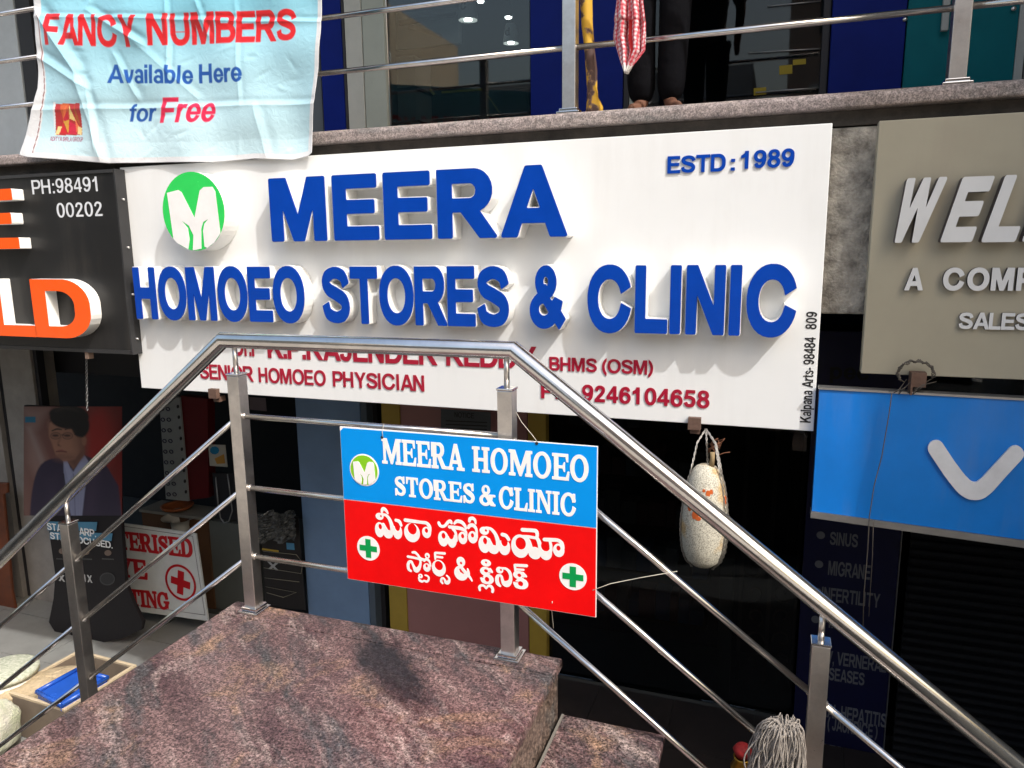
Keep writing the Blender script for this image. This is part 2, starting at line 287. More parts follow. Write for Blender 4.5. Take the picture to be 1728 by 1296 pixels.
def sans(ch):
    s = .2; C_ = lambda cx=.53: mi_(el(cx, .5, .53, .515, 2.15), el(cx, .5, .32, .345, 2.1))
    if ch == 'A': return mi_(po((0, 0), (.385, 1), (.61, 1), (1, 0), (.78, 0), (.705, .21), (.285, .21), (.215, 0)), po((.345, .375), (.645, .375), (.497, .78))), 1.0
    if ch == 'B': return U(mi_(rb(0, .46, .80, 1, .26), rb(s, .615, .60, .84, .11)), mi_(rb(0, 0, .87, .585, .28), rb(s, .165, .66, .43, .13))), .93
    if ch == 'C': return mi_(C_(), po((.56, .5), (1.3, .83), (1.3, .25))), 1.15
    if ch == 'D': return mi_(rb(0, 0, .90, 1, .42), rb(s, .168, .69, .832, .27)), .98
    if ch == 'E': return U(bx(0, 0, s, 1), bx(0, 0, .80, .168), bx(0, .835, .78, 1), bx(0, .43, .73, .595)), .87
    if ch == 'F': return U(bx(0, 0, s, 1), bx(0, .832, .74, 1), bx(0, .41, .64, .575)), .79
    if ch == 'G': return U(mi_(C_(), po((.56, .52), (1.3, .83), (1.3, .3), (.7, .30))), bx(.56, .385, 1.02, .545), bx(.82, .13, 1.02, .5)), 1.12
    if ch == 'H': return U(bx(0, 0, s, 1), bx(.64, 0, .84, 1), bx(0, .415, .84, .59)), .96
    if ch == 'I': return bx(0, 0, s, 1), .33
    if ch == 'J': return U(bx(.45, .3, .65, 1), st([(.10, .30, .1), (.13, .16, .095), (.30, .085, .085), (.48, .14, .095), (.55, .32, .1)], (1, 0))), .76
    if ch == 'K': return U(bx(0, 0, s, 1), po((.0, .30), (.62, 1), (.90, 1), (.18, .20)), po((.30, .60), (.46, .72), (.95, 0), (.69, 0))), .97
    if ch == 'L': return U(bx(0, 0, s, 1), bx(0, 0, .74, .168)), .80
    if ch == 'M': return U(bx(0, 0, .195, 1), bx(.865, 0, 1.06, 1), po((0, 1), (.30, 1), (.53, .32), (.62, 0), (.44, 0), (.13, .88)), po((1.06, 1), (.76, 1), (.53, .32), (.44, 0), (.62, 0), (.93, .88))), 1.17
    if ch == 'N': return U(bx(0, 0, .195, 1), bx(.65, 0, .845, 1), po((0, 1), (.215, 1), (.845, 0), (.63, 0))), .96
    if ch == 'O': return C_(), 1.12
    if ch == 'P': return U(bx(0, 0, s, 1), mi_(rb(0, .355, .84, 1, .31), rb(s, .52, .63, .835, .15))), .88
    if ch == 'R': return U(bx(0, 0, s, 1), mi_(rb(0, .40, .88, 1, .29), rb(s, .555, .66, .838, .135)), po((.34, .46), (.60, .47), (.95, 0), (.705, 0))), .99
    if ch == 'S': return st([(.80, .70, .095), (.71, .85, .09), (.45, .918, .082), (.19, .845, .095), (.125, .715, .1), (.23, .60, .1), (.47, .52, .1), (.71, .42, .105), (.785, .28, .105), (.70, .14, .095), (.45, .082, .082), (.18, .15, .092), (.10, .315, .095)], (1, 1)), .96
    if ch == 'T': return U(bx(0, .832, .86, 1), bx(.33, 0, .53, 1)), .93
    if ch == 'U': return mi_(U(bx(0, .42, .84, 1), np.maximum(el(.42, .42, .42, .435, 2.2), G.Y-.42)), U(bx(s, .41, .64, 1.3), np.maximum(el(.42, .42, .22, .265, 2.2), G.Y-.42))), .96
    if ch == 'V': return po((0, 1), (.225, 1), (.475, .28), (.725, 1), (.95, 1), (.585, 0), (.365, 0)), .98
    if ch == 'W': return U(po((0, 1), (.21, 1), (.365, .33), (.42, 0), (.26, 0)), po((.26, 0), (.44, 0), (.69, .83), (.76, 1), (.57, 1)), po((1.32, 1), (1.11, 1), (.955, .33), (.90, 0), (1.06, 0)), po((1.06, 0), (.88, 0), (.63, .83), (.57, 1), (.76, 1))), 1.36
    if ch == 'Y': return po((0, 1), (.235, 1), (.475, .60), (.71, 1), (.94, 1), (.575, .42), (.575, 0), (.37, 0), (.37, .42)), .97
    if ch == '&': return mi_(U(mi_(el(.42, .76, .265, .255), el(.42, .765, .095, .115)), mi_(el(.37, .275, .37, .29), el(.365, .29, .17, .135)), po((.20, .60), (.40, .70), (.93, .13), (.79, -.02)), po((.66, .48), (.85, .42), (.78, .20), (.60, .04), (.50, .10), (.62, .25))), po((.46, .50), (.80, .62), (.60, .40)), po((.33, .42), (.42, .36), (.30, .30))), 1.0
    D = {'0': lambda: mi_(el(.36, .5, .36, .515, 2.2), el(.36, .5, .165, .355, 2.1)), '1': lambda: U(bx(.28, 0, .48, 1), po((.30, 1), (.28, .66), (.06, .60), (.06, .76), (.22, .84), (.32, 1))),
         '2': lambda: U(st([(.12, .68, .09), (.19, .85, .09), (.36, .915, .085), (.54, .84, .095), (.57, .68, .1), (.47, .50, .095), (.28, .31, .095), (.13, .10, .1)], (1, 0)), bx(.03, 0, .68, .172)),
         '4': lambda: U(bx(.42, 0, .61, 1), mi_(po((0, .205), (0, .38), (.42, 1), (.60, 1), (.60, .205)), po((.18, .37), (.43, .37), (.43, .74))), bx(0, .205, .72, .37)),
         '5': lambda: U(bx(.13, .83, .66, 1), po((.13, 1), (.28, .95), (.22, .55), (.05, .50)), st([(.10, .54, .07), (.25, .585, .08), (.38, .575, .085), (.56, .48, .095), (.59, .33, .1), (.53, .15, .095), (.35, .085, .085), (.18, .13, .09), (.11, .27, .092)], (0, 1))),
         '6': lambda: U(mi_(el(.365, .325, .355, .34, 2.1), el(.375, .32, .16, .18)), st([(.10, .40, .095), (.13, .66, .095), (.23, .85, .09), (.40, .918, .082), (.54, .86, .09), (.59, .74, .09)], (0, 1))),
         '8': lambda: U(mi_(el(.36, .74, .32, .275, 2.1), el(.36, .745, .135, .125)), mi_(el(.36, .285, .365, .30, 2.1), el(.36, .29, .165, .155)))}
    if ch in D: return D[ch](), .80
    if ch == '9':
        X, Y = G.X, G.Y; G.X, G.Y = .72-X, 1-Y; r = D['6'](); G.X, G.Y = X, Y; return r, .80
    if ch == ':': return U(bx(.05, 0, .25, .19), bx(.05, .52, .25, .71)), .36
    if ch == '.': return bx(.02, 0, .20, .19), .28
    if ch == ',': return U(bx(.02, 0, .20, .19), po((.12, .02), (.20, .02), (.12, -.18), (.02, -.2))), .28
    if ch == '-': return bx(0, .28, .36, .44), .44
    if ch == '(': return mi_(el(.62, .42, .62, .70), el(.78, .42, .58, .62), bx(.36, -1, 2, 2)), .44
    if ch == ')':
        X = G.X; G.X = .36-X; r = mi_(el(.62, .42, .62, .70), el(.78, .42, .58, .62), bx(.36, -1, 2, 2)); G.X = X; return r, .44
    if ch == 'a': return U(bx(.42, 0, .60, .50), mi_(el(.27, .205, .27, .22), el(.30, .21, .12, .095)), st([(.11, .54, .08), (.20, .655, .08), (.34, .68, .08), (.47, .62, .09), (.51, .48, .09)], (1, 0))), .68
    if ch == 'b': return U(bx(0, 0, .19, 1), mi_(el(.33, .37, .33, .385), el(.33, .37, .145, .22))), .74
    if ch == 'c': return mi_(el(.33, .37, .33, .385), el(.34, .37, .15, .22), po((.36, .38), (.9, .56), (.9, .2))), .68
    if ch == 'd': return U(bx(.47, 0, .66, 1), mi_(el(.33, .37, .33, .385), el(.33, .37, .145, .22))), .74
    if ch == 'e': return U(mi_(el(.33, .37, .33, .385), el(.34, .37, .145, .235), po((.36, .30), (.9, .33), (.9, .2))), np.maximum(bx(.1, .30, .63, .42), el(.33, .37, .33, .385))), .71
    if ch == 'f': return U(bx(.10, 0, .285, .84), bx(0, .60, .40, .735), st([(.19, .78, .09), (.24, .90, .085), (.38, .925, .075)], (0, 1))), .42
    if ch == 'h': return U(bx(0, 0, .19, 1), st([(.12, .50, .08), (.25, .64, .085), (.42, .62, .09), (.49, .45, .095), (.49, .095, .095), (.49, 0, .095)], (0, 1))), .72
    if ch == 'i': return U(bx(0, 0, .19, .735), bx(0, .83, .19, 1)), .30
    if ch == 'l': return bx(0, 0, .19, 1), .30
    if ch == 'n': return U(bx(0, 0, .19, .735), st([(.12, .50, .08), (.25, .64, .085), (.42, .62, .09), (.49, .45, .095), (.49, .095, .095), (.49, 0, .095)], (0, 1))), .72
    if ch == 'o': return mi_(el(.35, .37, .35, .385, 2.1), el(.35, .37, .155, .23)), .77
    if ch == 'p': return U(bx(0, -.26, .19, .735), mi_(el(.33, .37, .33, .385), el(.33, .37, .145, .22))), .74
    if ch == 'r': return U(bx(0, 0, .19, .735), st([(.12, .46, .08), (.20, .60, .085), (.30, .655, .08), (.42, .64, .08)], (0, 1))), .46
    if ch == 's': return st([(.50, .53, .075), (.42, .65, .07), (.28, .675, .068), (.13, .60, .078), (.16, .47, .078), (.33, .395, .08), (.49, .30, .08), (.50, .17, .08), (.40, .08, .07), (.27, .065, .068), (.13, .11, .07), (.07, .21, .075)], (1, 1)), .63
    if ch == 't': return U(bx(.10, .17, .29, .93), bx(0, .60, .40, .735), st([(.195, .22, .095), (.23, .10, .09), (.38, .08, .075)], (0, 1))), .45
    if ch == 'u': return U(bx(.44, 0, .63, .735), st([(.095, .735, .095), (.095, .30, .095), (.14, .12, .095), (.30, .075, .085), (.46, .18, .09)], (1, 0))), .74
    if ch == 'v': return po((0, .735), (.205, .735), (.33, .27), (.455, .735), (.655, .735), (.425, 0), (.235, 0)), .68
    if ch == 'X': return U(po((0, 0), (.25, 0), (.9, 1), (.65, 1)), po((0, 1), (.25, 1), (.9, 0), (.65, 0))), .95
    return bx(-9, -9, -8, -8), .36

def slab(ch):
    t, q = .10, .07   # serif thickness, overhang
    def ser(x0, x1, y): return bx(x0-q, y, x1+q, y+t)
    C_ = lambda cx: mi_(el(cx, .5, .47, .515, 2.05), el(cx, .5, .26, .395, 2.05))
    if ch == 'M': return U(bx(.10, 0, .24, 1), bx(.98, 0, 1.18, 1), po((.10, 1), (.34, 1), (.66, .28), (.68, 0), (.58, 0)), po((1.18, 1), (.94, 1), (.62, .28), (.58, 0), (.68, 0)), bx(0, .9, .34, 1), bx(.94, .9, 1.27, 1), bx(0, 0, .34, t), bx(.90, 0, 1.27, t)), 1.34
    if ch == 'E': return U(bx(.10, 0, .31, 1), bx(0, 0, .86, t), bx(0, .9, .83, 1), bx(.1, .455, .6, .545), po((.83, 1), (.83, .70), (.76, .70), (.70, .9), (.70, 1)), po((.86, 0), (.90, .33), (.82, .33), (.72, .09), (.70, 0)), po((.52, .5), (.62, .68), (.66, .68), (.66, .32), (.62, .32))), .95
    if ch == 'R': return U(bx(.10, 0, .31, 1), bx(0, 0, .42, t), mi_(rb(0, .455, .80, 1, .26), rb(.31, .545, .59, .905, .17)), po((.36, .50), (.58, .50), (.86, .08), (.86, 0), (.66, 0)), bx(.70, 0, .98, t)), 1.02
    if ch == 'A': return U(mi_(po((.06, 0), (.42, 1), (.60, 1), (.94, 0), (.72, 0), (.64, .25), (.30, .25), (.20, 0)), po((.34, .36), (.60, .36), (.475, .74))), bx(-.04, 0, .34, t), bx(.58, 0, 1.04, t)), 1.06
    if ch == 'H': return U(bx(.10, 0, .31, 1), bx(.66, 0, .87, 1), bx(.2, .45, .8, .56), bx(0, 0, .41, t), bx(0, .9, .41, 1), bx(.56, 0, .97, t), bx(.56, .9, .97, 1)), 1.05
    if ch == 'O': return C_(.47), 1.02
    if ch == 'C': return U(mi_(C_(.47), po((.52, .52), (1.2, .80), (1.2, .24))), po((.74, .98), (.86, .98), (.88, .62), (.78, .62), (.68, .84))), .98
    if ch == 'G': return U(mi_(C_(.47), po((.52, .52), (1.2, .80), (1.2, .30))), po((.74, .98), (.86, .98), (.88, .62), (.78, .62), (.68, .84)), bx(.66, .08, .87, .46), bx(.54, .38, .98, .47)), 1.04
    if ch == 'S': return U(st([(.66, .68, .06), (.58, .86, .065), (.40, .935, .06), (.19, .86, .08), (.14, .72, .1), (.25, .59, .11), (.45, .50, .12), (.62, .38, .11), (.66, .25, .1), (.58, .12, .08), (.40, .065, .06), (.20, .14, .065), (.09, .34, .06)], (1, 1)), bx(.61, .64, .70, 1), bx(.04, 0, .13, .36)), .84
    if ch == 'T': return U(bx(.30, 0, .51, 1), bx(0, .9, .81, 1), bx(.18, 0, .63, t), po((0, 1), (0, .66), (.07, .66), (.14, .9)), po((.81, 1), (.81, .66), (.74, .66), (.67, .9))), .90
    if ch == 'L': return U(bx(.10, 0, .31, 1), bx(0, .9, .43, 1), bx(0, 0, .80, t), po((.80, 0), (.84, .36), (.76, .36), (.64, .09))), .88
    if ch == 'I': return U(bx(.10, 0, .31, 1), bx(0, 0, .41, t), bx(0, .9, .41, 1)), .50
    if ch == 'N': return U(bx(.10, 0, .21, 1), bx(.74, 0, .85, 1), po((.08, 1), (.32, 1), (.85, .12), (.85, 0), (.72, 0)), bx(0, 0, .33, t), bx(0, .9, .30, 1), bx(.62, .9, .95, 1)), 1.02
    if ch == 'D': return U(mi_(rb(.10, 0, .90, 1, .42), rb(.31, .1, .68, .9, .34)), bx(0, 0, .3, t), bx(0, .9, .3, 1)), .98
    if ch == 'Y': return U(po((.05, 1), (.28, 1), (.50, .55), (.72, 1), (.84, 1), (.56, .42), (.56, 0), (.36, 0), (.36, .42)), bx(0, .9, .38, 1), bx(.6, .9, .92, 1), bx(.25, 0, .67, t)), .96
    if ch == '&': return U(mi_(el(.38, .77, .235, .245), el(.38, .78, .095, .15)), mi_(el(.34, .265, .34, .285), el(.34, .27, .16, .165)), po((.20, .62), (.38, .68), (.84, .13), (.84, 0), (.66, 0)), st([(.50, .12, .05), (.66, .26, .06), (.72, .48, .06)], (0, 0)), bx(.56, .46, .92, .55), bx(.70, 0, .92, .09)), .98
    return bx(-9, -9, -8, -8), .42

def trace(F, x0, y0, h, eps):
    ins = F < 0; nx_ = {}
    c = ins[:-1, :-1]*1+ins[:-1, 1:]*2+ins[1:, 1:]*4+ins[1:, :-1]*8
    T = {1: 'BL', 2: 'RB', 3: 'RL', 4: 'TR', 5: 'BLTR', 6: 'TB', 7: 'TL', 8: 'LT', 9: 'BT', 10: 'RBLT', 11: 'RT', 12: 'LR', 13: 'BR', 14: 'LB'}
    ii, jj = np.nonzero((c > 0) & (c < 15))
    def key(e, i, j): return ('h', i, j) if e == 'B' else ('h', i+1, j) if e == 'T' else ('v', i, j) if e == 'L' else ('v', i, j+1)
    for i, j in zip(ii.tolist(), jj.tolist()):
        s = T[int(c[i, j])]
        for k in range(0, len(s), 2): nx_[key(s[k], i, j)] = key(s[k+1], i, j)
    def pt(k):
        t, i, j = k
        if t == 'h': a, b = F[i, j], F[i, j+1]; return (x0+h*(j+a/(a-b)), y0+h*i)
        a, b = F[i, j], F[i+1, j]; return (x0+h*j, y0+h*(i+a/(a-b)))
    loops = []
    while nx_:
        k0 = next(iter(nx_)); k = k0; L_ = []
        while k in nx_: L_.append(pt(k)); k = nx_.pop(k)
        if len(L_) > 5: loops.append(L_)
    def dp(P):
        if len(P) < 3: return P
        a, b = np.array(P[0]), np.array(P[-1]); Q = np.array(P); e = b-a; n = np.hypot(*e)
        d = np.abs((Q[:, 0]-a[0])*e[1]-(Q[:, 1]-a[1])*e[0])/n if n > 1e-9 else np.hypot(Q[:, 0]-a[0], Q[:, 1]-a[1])
        i = int(d.argmax())
        if d[i] < eps: return [P[0], P[-1]]
        return dp(P[:i+1])[:-1]+dp(P[i:])
    out = []
    for L_ in loops:
        k = max(range(len(L_)), key=lambda i: (L_[i][0]-L_[0][0])**2+(L_[i][1]-L_[0][1])**2)
        q = dp(L_[:k+1])[:-1]+dp(L_[k:]+[L_[0]])[:-1]
        if len(q) > 2: out.append(q)
    return out
GC = {}
def glyph(font, ch, wt=0.):
    global G, WT
    k = (font, ch, wt); WT = max(0, wt)
    if k not in GC:
        G = Gd(-.15, 1.5, -.35, 1.12, 1/72)
        F, adv = (sans if font == 'sans' else slab)(ch)
        GC[k] = (trace(F-wt, G.x0, G.y0, G.h, .0035), adv)
    return GC[k]
def inside(p, L_):
    r = False
    for i in range(len(L_)):
        (x1, y1), (x2, y2) = L_[i], L_[i-1]
        if (y1 > p[1]) != (y2 > p[1]) and p[0] < (x2-x1)*(p[1]-y1)/(y2-y1)+x1: r = not r
    return r
def groups(loops):
    """each outer outline with the holes that lie in it"""
    ar = [sum(l[i-1][0]*l[i][1]-l[i][0]*l[i-1][1] for i in range(len(l))) for l in loops]
    s = 1 if ar[max(range(len(ar)), key=lambda k: abs(ar[k]))] > 0 else -1
    out = [[l] for l, k in zip(loops, ar) if k*s > 0]
    for l, k in zip(loops, ar):
        if k*s < 0:
            c_ = [g for g in out if inside(l[0], g[0])]
            if c_: c_[0].append(l)
    return out
def ext(mb, loops, f, y0, y1, mf=0, ms=None):
    """outline loops (unit space) mapped by f -> (x, z), front cap at y0, back edge at y1"""
    if not loops: return
    for grp in groups(loops):
        L2 = [[f(*p) for p in lp] for lp in grp]; flat = [p for lp in L2 for p in lp]; n = len(flat); fs = []
        k_ = 100/max(1e-6, max(abs(p[0]-flat[0][0])+abs(p[1]-flat[0][1]) for p in flat))
        tri = tessellate_polygon([[Vector(((x-flat[0][0])*k_, (z-flat[0][1])*k_, 0)) for x, z in lp] for lp in L2])
        for a, b, c in tri:
            A, B, C_ = flat[a], flat[b], flat[c]
            if (B[0]-A[0])*(C_[1]-A[1])-(B[1]-A[1])*(C_[0]-A[0]) < 0: b, c = c, b
            fs.append((a, b, c))
        mb.add([(x, y0, z) for x, z in flat], fs, mf)
        k = 0; sf = []
        for lp in L2:
            m = len(lp)
            for i in range(m): sf.append((k+i, n+k+i, n+k+(i+1) % m, k+(i+1) % m))
            k += m
        mb.add([(x, y0, z) for x, z in flat]+[(x, y1, z) for x, z in flat], sf, mf if ms is None else ms)
def line(text, font='sans', wt=0., gap=0., space=.36):
    x = 0; out = []
    for ch in text:
        if ch == ' ': x += space; continue
        lp, adv = glyph(font, ch, wt); out.append((lp, x, ch)); x += adv+gap
    w = max(p[0]+ox for lp, ox, _ in out for l in lp for p in l); x0 = min(p[0]+ox for lp, ox, _ in out for l in lp for p in l)
    return out, x0, w
def write(parent, text, x0, x1, z0, z1, yf, depth, mats, font='sans', wt=0., gap=0., slant=0., per=False, lip=0., name='lettering', space=.36, rot=False, label=None, tilt=0.):
    """letters between x0..x1, baseline z0, cap height z1; per=True makes each letter a part of its own"""
    out, a, b = line(text, font, wt, gap, space); s = (x1-x0)/(b-a) if not rot else None; h = z1-z0; mb = MB(); res = []
    for lp, ox, ch in out:
        def f(x, y, ox=ox):
            if rot:   # runs upward: x0..x1 is the cap height band, z0..z1 the run
                k = (z1-z0)/(b-a); return (x1-y*(x1-x0), z0+(x+ox-a)*k)
            y = (y+wt)/(1+2*wt); return (x0+(x+ox-a)*s+slant*y*h, z0+y*h+tilt*(x+ox-a)*s)
        if per and lip:
            m_ = MB(); ext(m_, lp, f, yf, yf+.004, 0, 0); lp2 = glyph(font, ch, wt+lip)[0]; ext(m_, lp2, f, yf+.0042, yf+depth, 1, 1); res.append(part('letter', m_, mats, parent))
        elif per:
            m_ = MB(); ext(m_, lp, f, yf, yf+depth, 0, len(mats)-1 if isinstance(mats, list) else 0); res.append(part('letter', m_, mats, parent))
        else: ext(mb, lp, f, yf, yf+depth, 0, len(mats)-1 if isinstance(mats, list) else 0)
    if not per: res.append(part(name, mb, mats, parent, label=label))
    return res
# Telugu letters of the hanging board in millimetres from its lower left corner: s stroke, e ellipse, h hole, p cut
TELUGU=[[['s',[[155.2,274.8,4.7],[157.8,285.2,5.5],[164.5,286.9,5.9],[172.9,280.8,5.1],[179.0,271.3,2.8]]],['e',[145.1,257.0,15.8,13.0]],['s',[[154.7,265.6,4.7],[172.1,263.5,5.1],[184.6,249.6,5.9],[191.5,232.1,7.1],[195.0,214.2,8.7],[193.4,201.8,7.9]]],['e',[143.2,207.0,18.7,28.0]],['s',[[158.5,228.3,5.9],[165.6,214.8,6.7],[173.7,201.5,7.9]]],['e',[176.7,194.7,18.1,15.8]],['e',[214.3,207.4,18.1,26.8]],['h',[150.5,258.4,4.1,4.1]],['h',[146.0,219.0,7.1,10.3]],['h',[214.5,227.7,10.6,17.0]],['p',[[202.7,241.6],[214.7,243.0],[207.4,223.8],[202.8,227.4]]],['s',[[209.6,250.1,5.5],[222.4,246.9,5.9],[229.4,233.5,5.1]]]],
[['e',[271.0,211.2,30.6,34.7]],['h',[272.4,225.1,17.4,20.3]],['s',[[246.4,254.7,6.3],[277.3,254.2,6.3],[307.0,253.6,5.5],[328.0,253.1,5.9],[339.1,241.4,6.3],[340.0,223.5,5.5],[333.8,207.7,5.5]]],['e',[327.5,219.2,17.0,20.5]],['h',[327.1,225.6,6.3,8.5]]],
[['s',[[375.2,259.5,5.3],[379.7,250.7,5.1],[389.0,248.2,5.1],[399.4,253.0,5.1],[410.1,266.1,5.9],[418.4,270.0,6.3],[423.4,263.7,3.9]]],['s',[[414.8,249.5,5.5],[442.4,249.6,6.3],[462.7,247.7,5.9],[474.6,240.3,4.7],[477.4,227.8,3.5]]],['s',[[433.6,263.9,3.9],[443.0,272.9,5.9],[459.2,272.4,6.3],[471.1,262.4,5.5],[476.5,251.3,3.5]]],['e',[390.8,204.3,19.7,28.0]],['e',[423.1,201.0,17.0,25.6]],['h',[391.7,215.0,7.5,10.8]],['h',[420.2,223.8,10.8,18.1]],['s',[[427.9,243.6,5.1],[435.9,234.6,4.7],[439.2,219.2,4.7],[439.6,203.4,4.7]]],['e',[463.5,215.9,16.6,22.1]],['h',[463.1,222.2,5.9,8.3]],['e',[500.5,222.8,17.4,21.7]],['h',[499.6,229.6,5.9,7.9]],['s',[[485.1,255.2,5.1],[491.3,263.8,6.3],[503.4,265.2,6.3],[512.8,255.6,5.1],[515.3,240.3,3.9],[515.6,224.7,3.9]]],['s',[[489.6,278.2,4.7],[491.8,287.3,5.9],[501.9,290.4,5.9],[509.8,284.4,4.7],[512.1,273.1,3.2]]]],
[['e',[542.8,251.0,16.8,14.2]],['s',[[549.9,262.5,4.3],[567.6,259.8,5.1],[581.2,245.9,5.9],[588.8,229.4,6.9],[592.5,210.5,7.9],[590.3,194.6,8.7]]],['e',[542.9,203.2,21.7,30.6]],['s',[[558.1,221.7,5.9],[566.7,203.3,6.7],[572.5,192.3,7.9]]],['e',[575.4,188.8,18.7,15.8]],['e',[613.9,201.9,20.9,28.0]],['h',[548.8,252.7,4.5,4.5]],['h',[545.1,215.2,7.5,11.8]],['h',[614.5,222.0,11.8,17.4]],['p',[[600.7,238.2],[614.4,239.9],[614.2,222.9],[603.4,221.5]]],['s',[[607.6,245.7,6.3],[620.3,243.0,6.3],[629.8,230.6,5.5]]]],
[['e',[670.2,212.6,31.9,40.6]],['s',[[691.6,244.0,5.5],[699.1,233.5,7.5],[703.8,215.0,8.9],[708.4,198.3,9.9]]],['s',[[672.5,247.4,4.7],[699.2,249.2,5.1],[722.0,247.8,4.7]]],['e',[720.8,195.1,22.1,21.3]],['s',[[678.4,270.7,6.3],[707.0,272.2,6.3],[725.0,271.9,6.3],[729.6,260.1,5.9],[727.7,248.5,5.1]]],['s',[[727.7,250.4,5.5],[735.2,236.1,6.7],[739.8,219.6,7.5],[741.6,202.6,7.9]]],['e',[758.6,201.0,21.3,25.2]],['h',[671.9,222.4,18.1,21.3]],['h',[757.7,223.8,15.8,17.7]],['s',[[754.0,246.4,5.9],[778.3,248.1,6.3],[798.8,249.4,5.9],[811.7,241.9,6.3],[816.4,225.6,5.5],[812.7,207.2,4.9]]],['s',[[772.7,243.7,4.3],[776.1,228.0,4.9],[776.8,211.0,4.9]]],['e',[802.5,215.3,19.3,22.9]],['h',[801.6,222.7,7.1,8.9]]],
[['s',[[251.4,120.2,4.4],[274.8,119.5,4.4],[293.9,117.4,4.1],[306.6,114.5,3.3]]],['s',[[271.0,138.6,4.4],[280.3,139.3,4.7],[289.7,132.2,4.1],[298.9,121.2,3.8],[313.1,117.7,3.8]]],['s',[[261.5,67.6,3.8],[252.8,73.3,5.3],[251.0,88.5,5.6],[255.4,100.0,5.6],[263.7,103.4,4.7],[268.7,95.6,4.4],[274.2,84.0,5.3],[281.9,74.3,9.2],[291.0,80.2,7.7],[297.9,93.4,5.3],[300.3,106.0,4.1],[297.8,114.1,3.3]]],['e',[324.1,89.7,14.1,15.7]],['h',[323.8,95.5,4.4,5.9]],['s',[[314.6,113.3,4.1],[321.1,119.2,4.7],[330.6,117.8,4.4],[336.4,109.4,3.5],[338.7,97.5,3.0]]],['e',[327.2,133.3,9.5,10.7]],['h',[327.1,131.3,3.8,3.8]],['e',[298.1,54.2,8.9,8.0]],['h',[297.8,55.0,2.7,2.7]],['s',[[291.1,46.3,3.0],[294.3,37.5,4.1],[303.8,34.5,4.1],[312.0,38.5,3.3],[321.5,36.5,4.1],[328.5,43.2,3.8],[330.4,52.7,3.3],[323.9,59.0,3.0],[316.7,60.0,2.7]]]],
[['e',[370.1,93.5,26.3,30.2]],['h',[370.4,103.1,15.7,17.2]],['s',[[357.6,147.2,4.1],[357.8,126.0,3.5]]],['s',[[360.1,148.7,4.1],[393.8,150.7,4.7]]],['s',[[359.6,134.1,3.5],[384.7,134.9,4.0]]],['s',[[382.7,39.6,3.5],[377.7,46.5,4.4],[380.0,56.0,4.1],[387.2,58.5,3.5],[391.7,52.3,3.5],[396.2,44.6,6.2],[404.0,45.7,6.5],[409.0,55.6,4.1],[406.9,64.4,3.5],[399.3,70.6,2.7]]]],
[['e',[454.3,128.4,16.0,18.0]],['e',[454.8,87.6,26.3,27.2]],['p',[[466.3,116.6],[479.9,112.4],[474.9,93.7],[470.4,99.1],[459.9,108.2]]],['h',[454.9,124.0,4.4,5.3]],['p',[[446.7,101.8],[452.1,104.1],[465.6,87.9],[462.4,84.4],[450.3,90.3]]],['s',[[456.9,109.3,3.8],[471.8,93.3,3.8],[486.8,75.9,4.4],[494.2,64.9,2.7]]],['s',[[478.7,106.3,2.4],[481.1,94.6,5.2],[480.8,82.5,5.9]]]],
[['e',[547.0,137.0,18.3,12.7]],['h',[547.0,138.5,4.1,4.1]],['e',[544.2,106.5,19.2,16.0]],['e',[553.5,78.9,20.7,17.5]],['p',[[521.9,86.0],[537.0,85.2],[541.5,83.1],[523.4,81.7]]],['p',[[556.9,104.7],[574.8,103.0],[574.8,101.3],[553.9,101.9]]],['h',[546.5,108.4,7.4,5.9]],['h',[549.7,78.3,8.3,8.9]],['s',[[528.6,78.9,3.8],[535.2,69.1,5.6],[547.2,64.8,4.7]]],['s',[[561.6,116.0,4.4],[568.2,107.3,3.8]]],['s',[[522.5,35.6,4.4],[521.2,46.0,4.7],[528.9,53.1,4.4],[539.5,52.4,4.1],[546.1,44.4,3.0],[553.1,54.5,4.1],[564.3,54.6,5.0],[570.2,45.0,5.0],[569.0,35.9,4.7]]]],
[['e',[596.1,117.9,13.0,11.8]],['h',[600.6,119.2,4.1,4.1]],['s',[[601.9,126.0,3.3],[619.6,125.5,4.4],[631.2,115.4,5.6],[635.4,99.8,5.6],[633.0,83.3,7.1],[621.8,72.0,10.9],[610.1,74.0,7.4],[605.0,85.1,5.0],[602.9,95.2,4.4],[597.1,99.1,4.1],[588.4,94.6,5.9],[585.7,80.8,6.8],[589.2,68.0,6.2],[597.3,61.0,3.8]]]],
[['s',[[651.2,143.1,5.0],[691.8,146.5,5.3]]],['s',[[653.3,128.8,3.8],[680.9,130.6,3.8]]],['s',[[650.5,141.5,4.1],[652.5,119.9,3.8]]],['e',[664.8,109.9,21.0,14.5]],['e',[673.9,80.4,23.4,19.2]],['p',[[641.1,85.9],[661.6,86.2],[666.0,83.9],[642.6,82.0]]],['p',[[676.3,104.2],[695.1,103.7],[695.1,101.9],[674.9,102.0]]],['h',[665.9,109.3,7.1,6.2]],['h',[670.3,79.9,9.2,9.2]],['s',[[647.7,79.8,4.1],[655.6,69.6,6.2],[670.2,65.9,5.3]]],['s',[[677.9,118.3,5.0],[689.4,109.0,4.1]]]]]

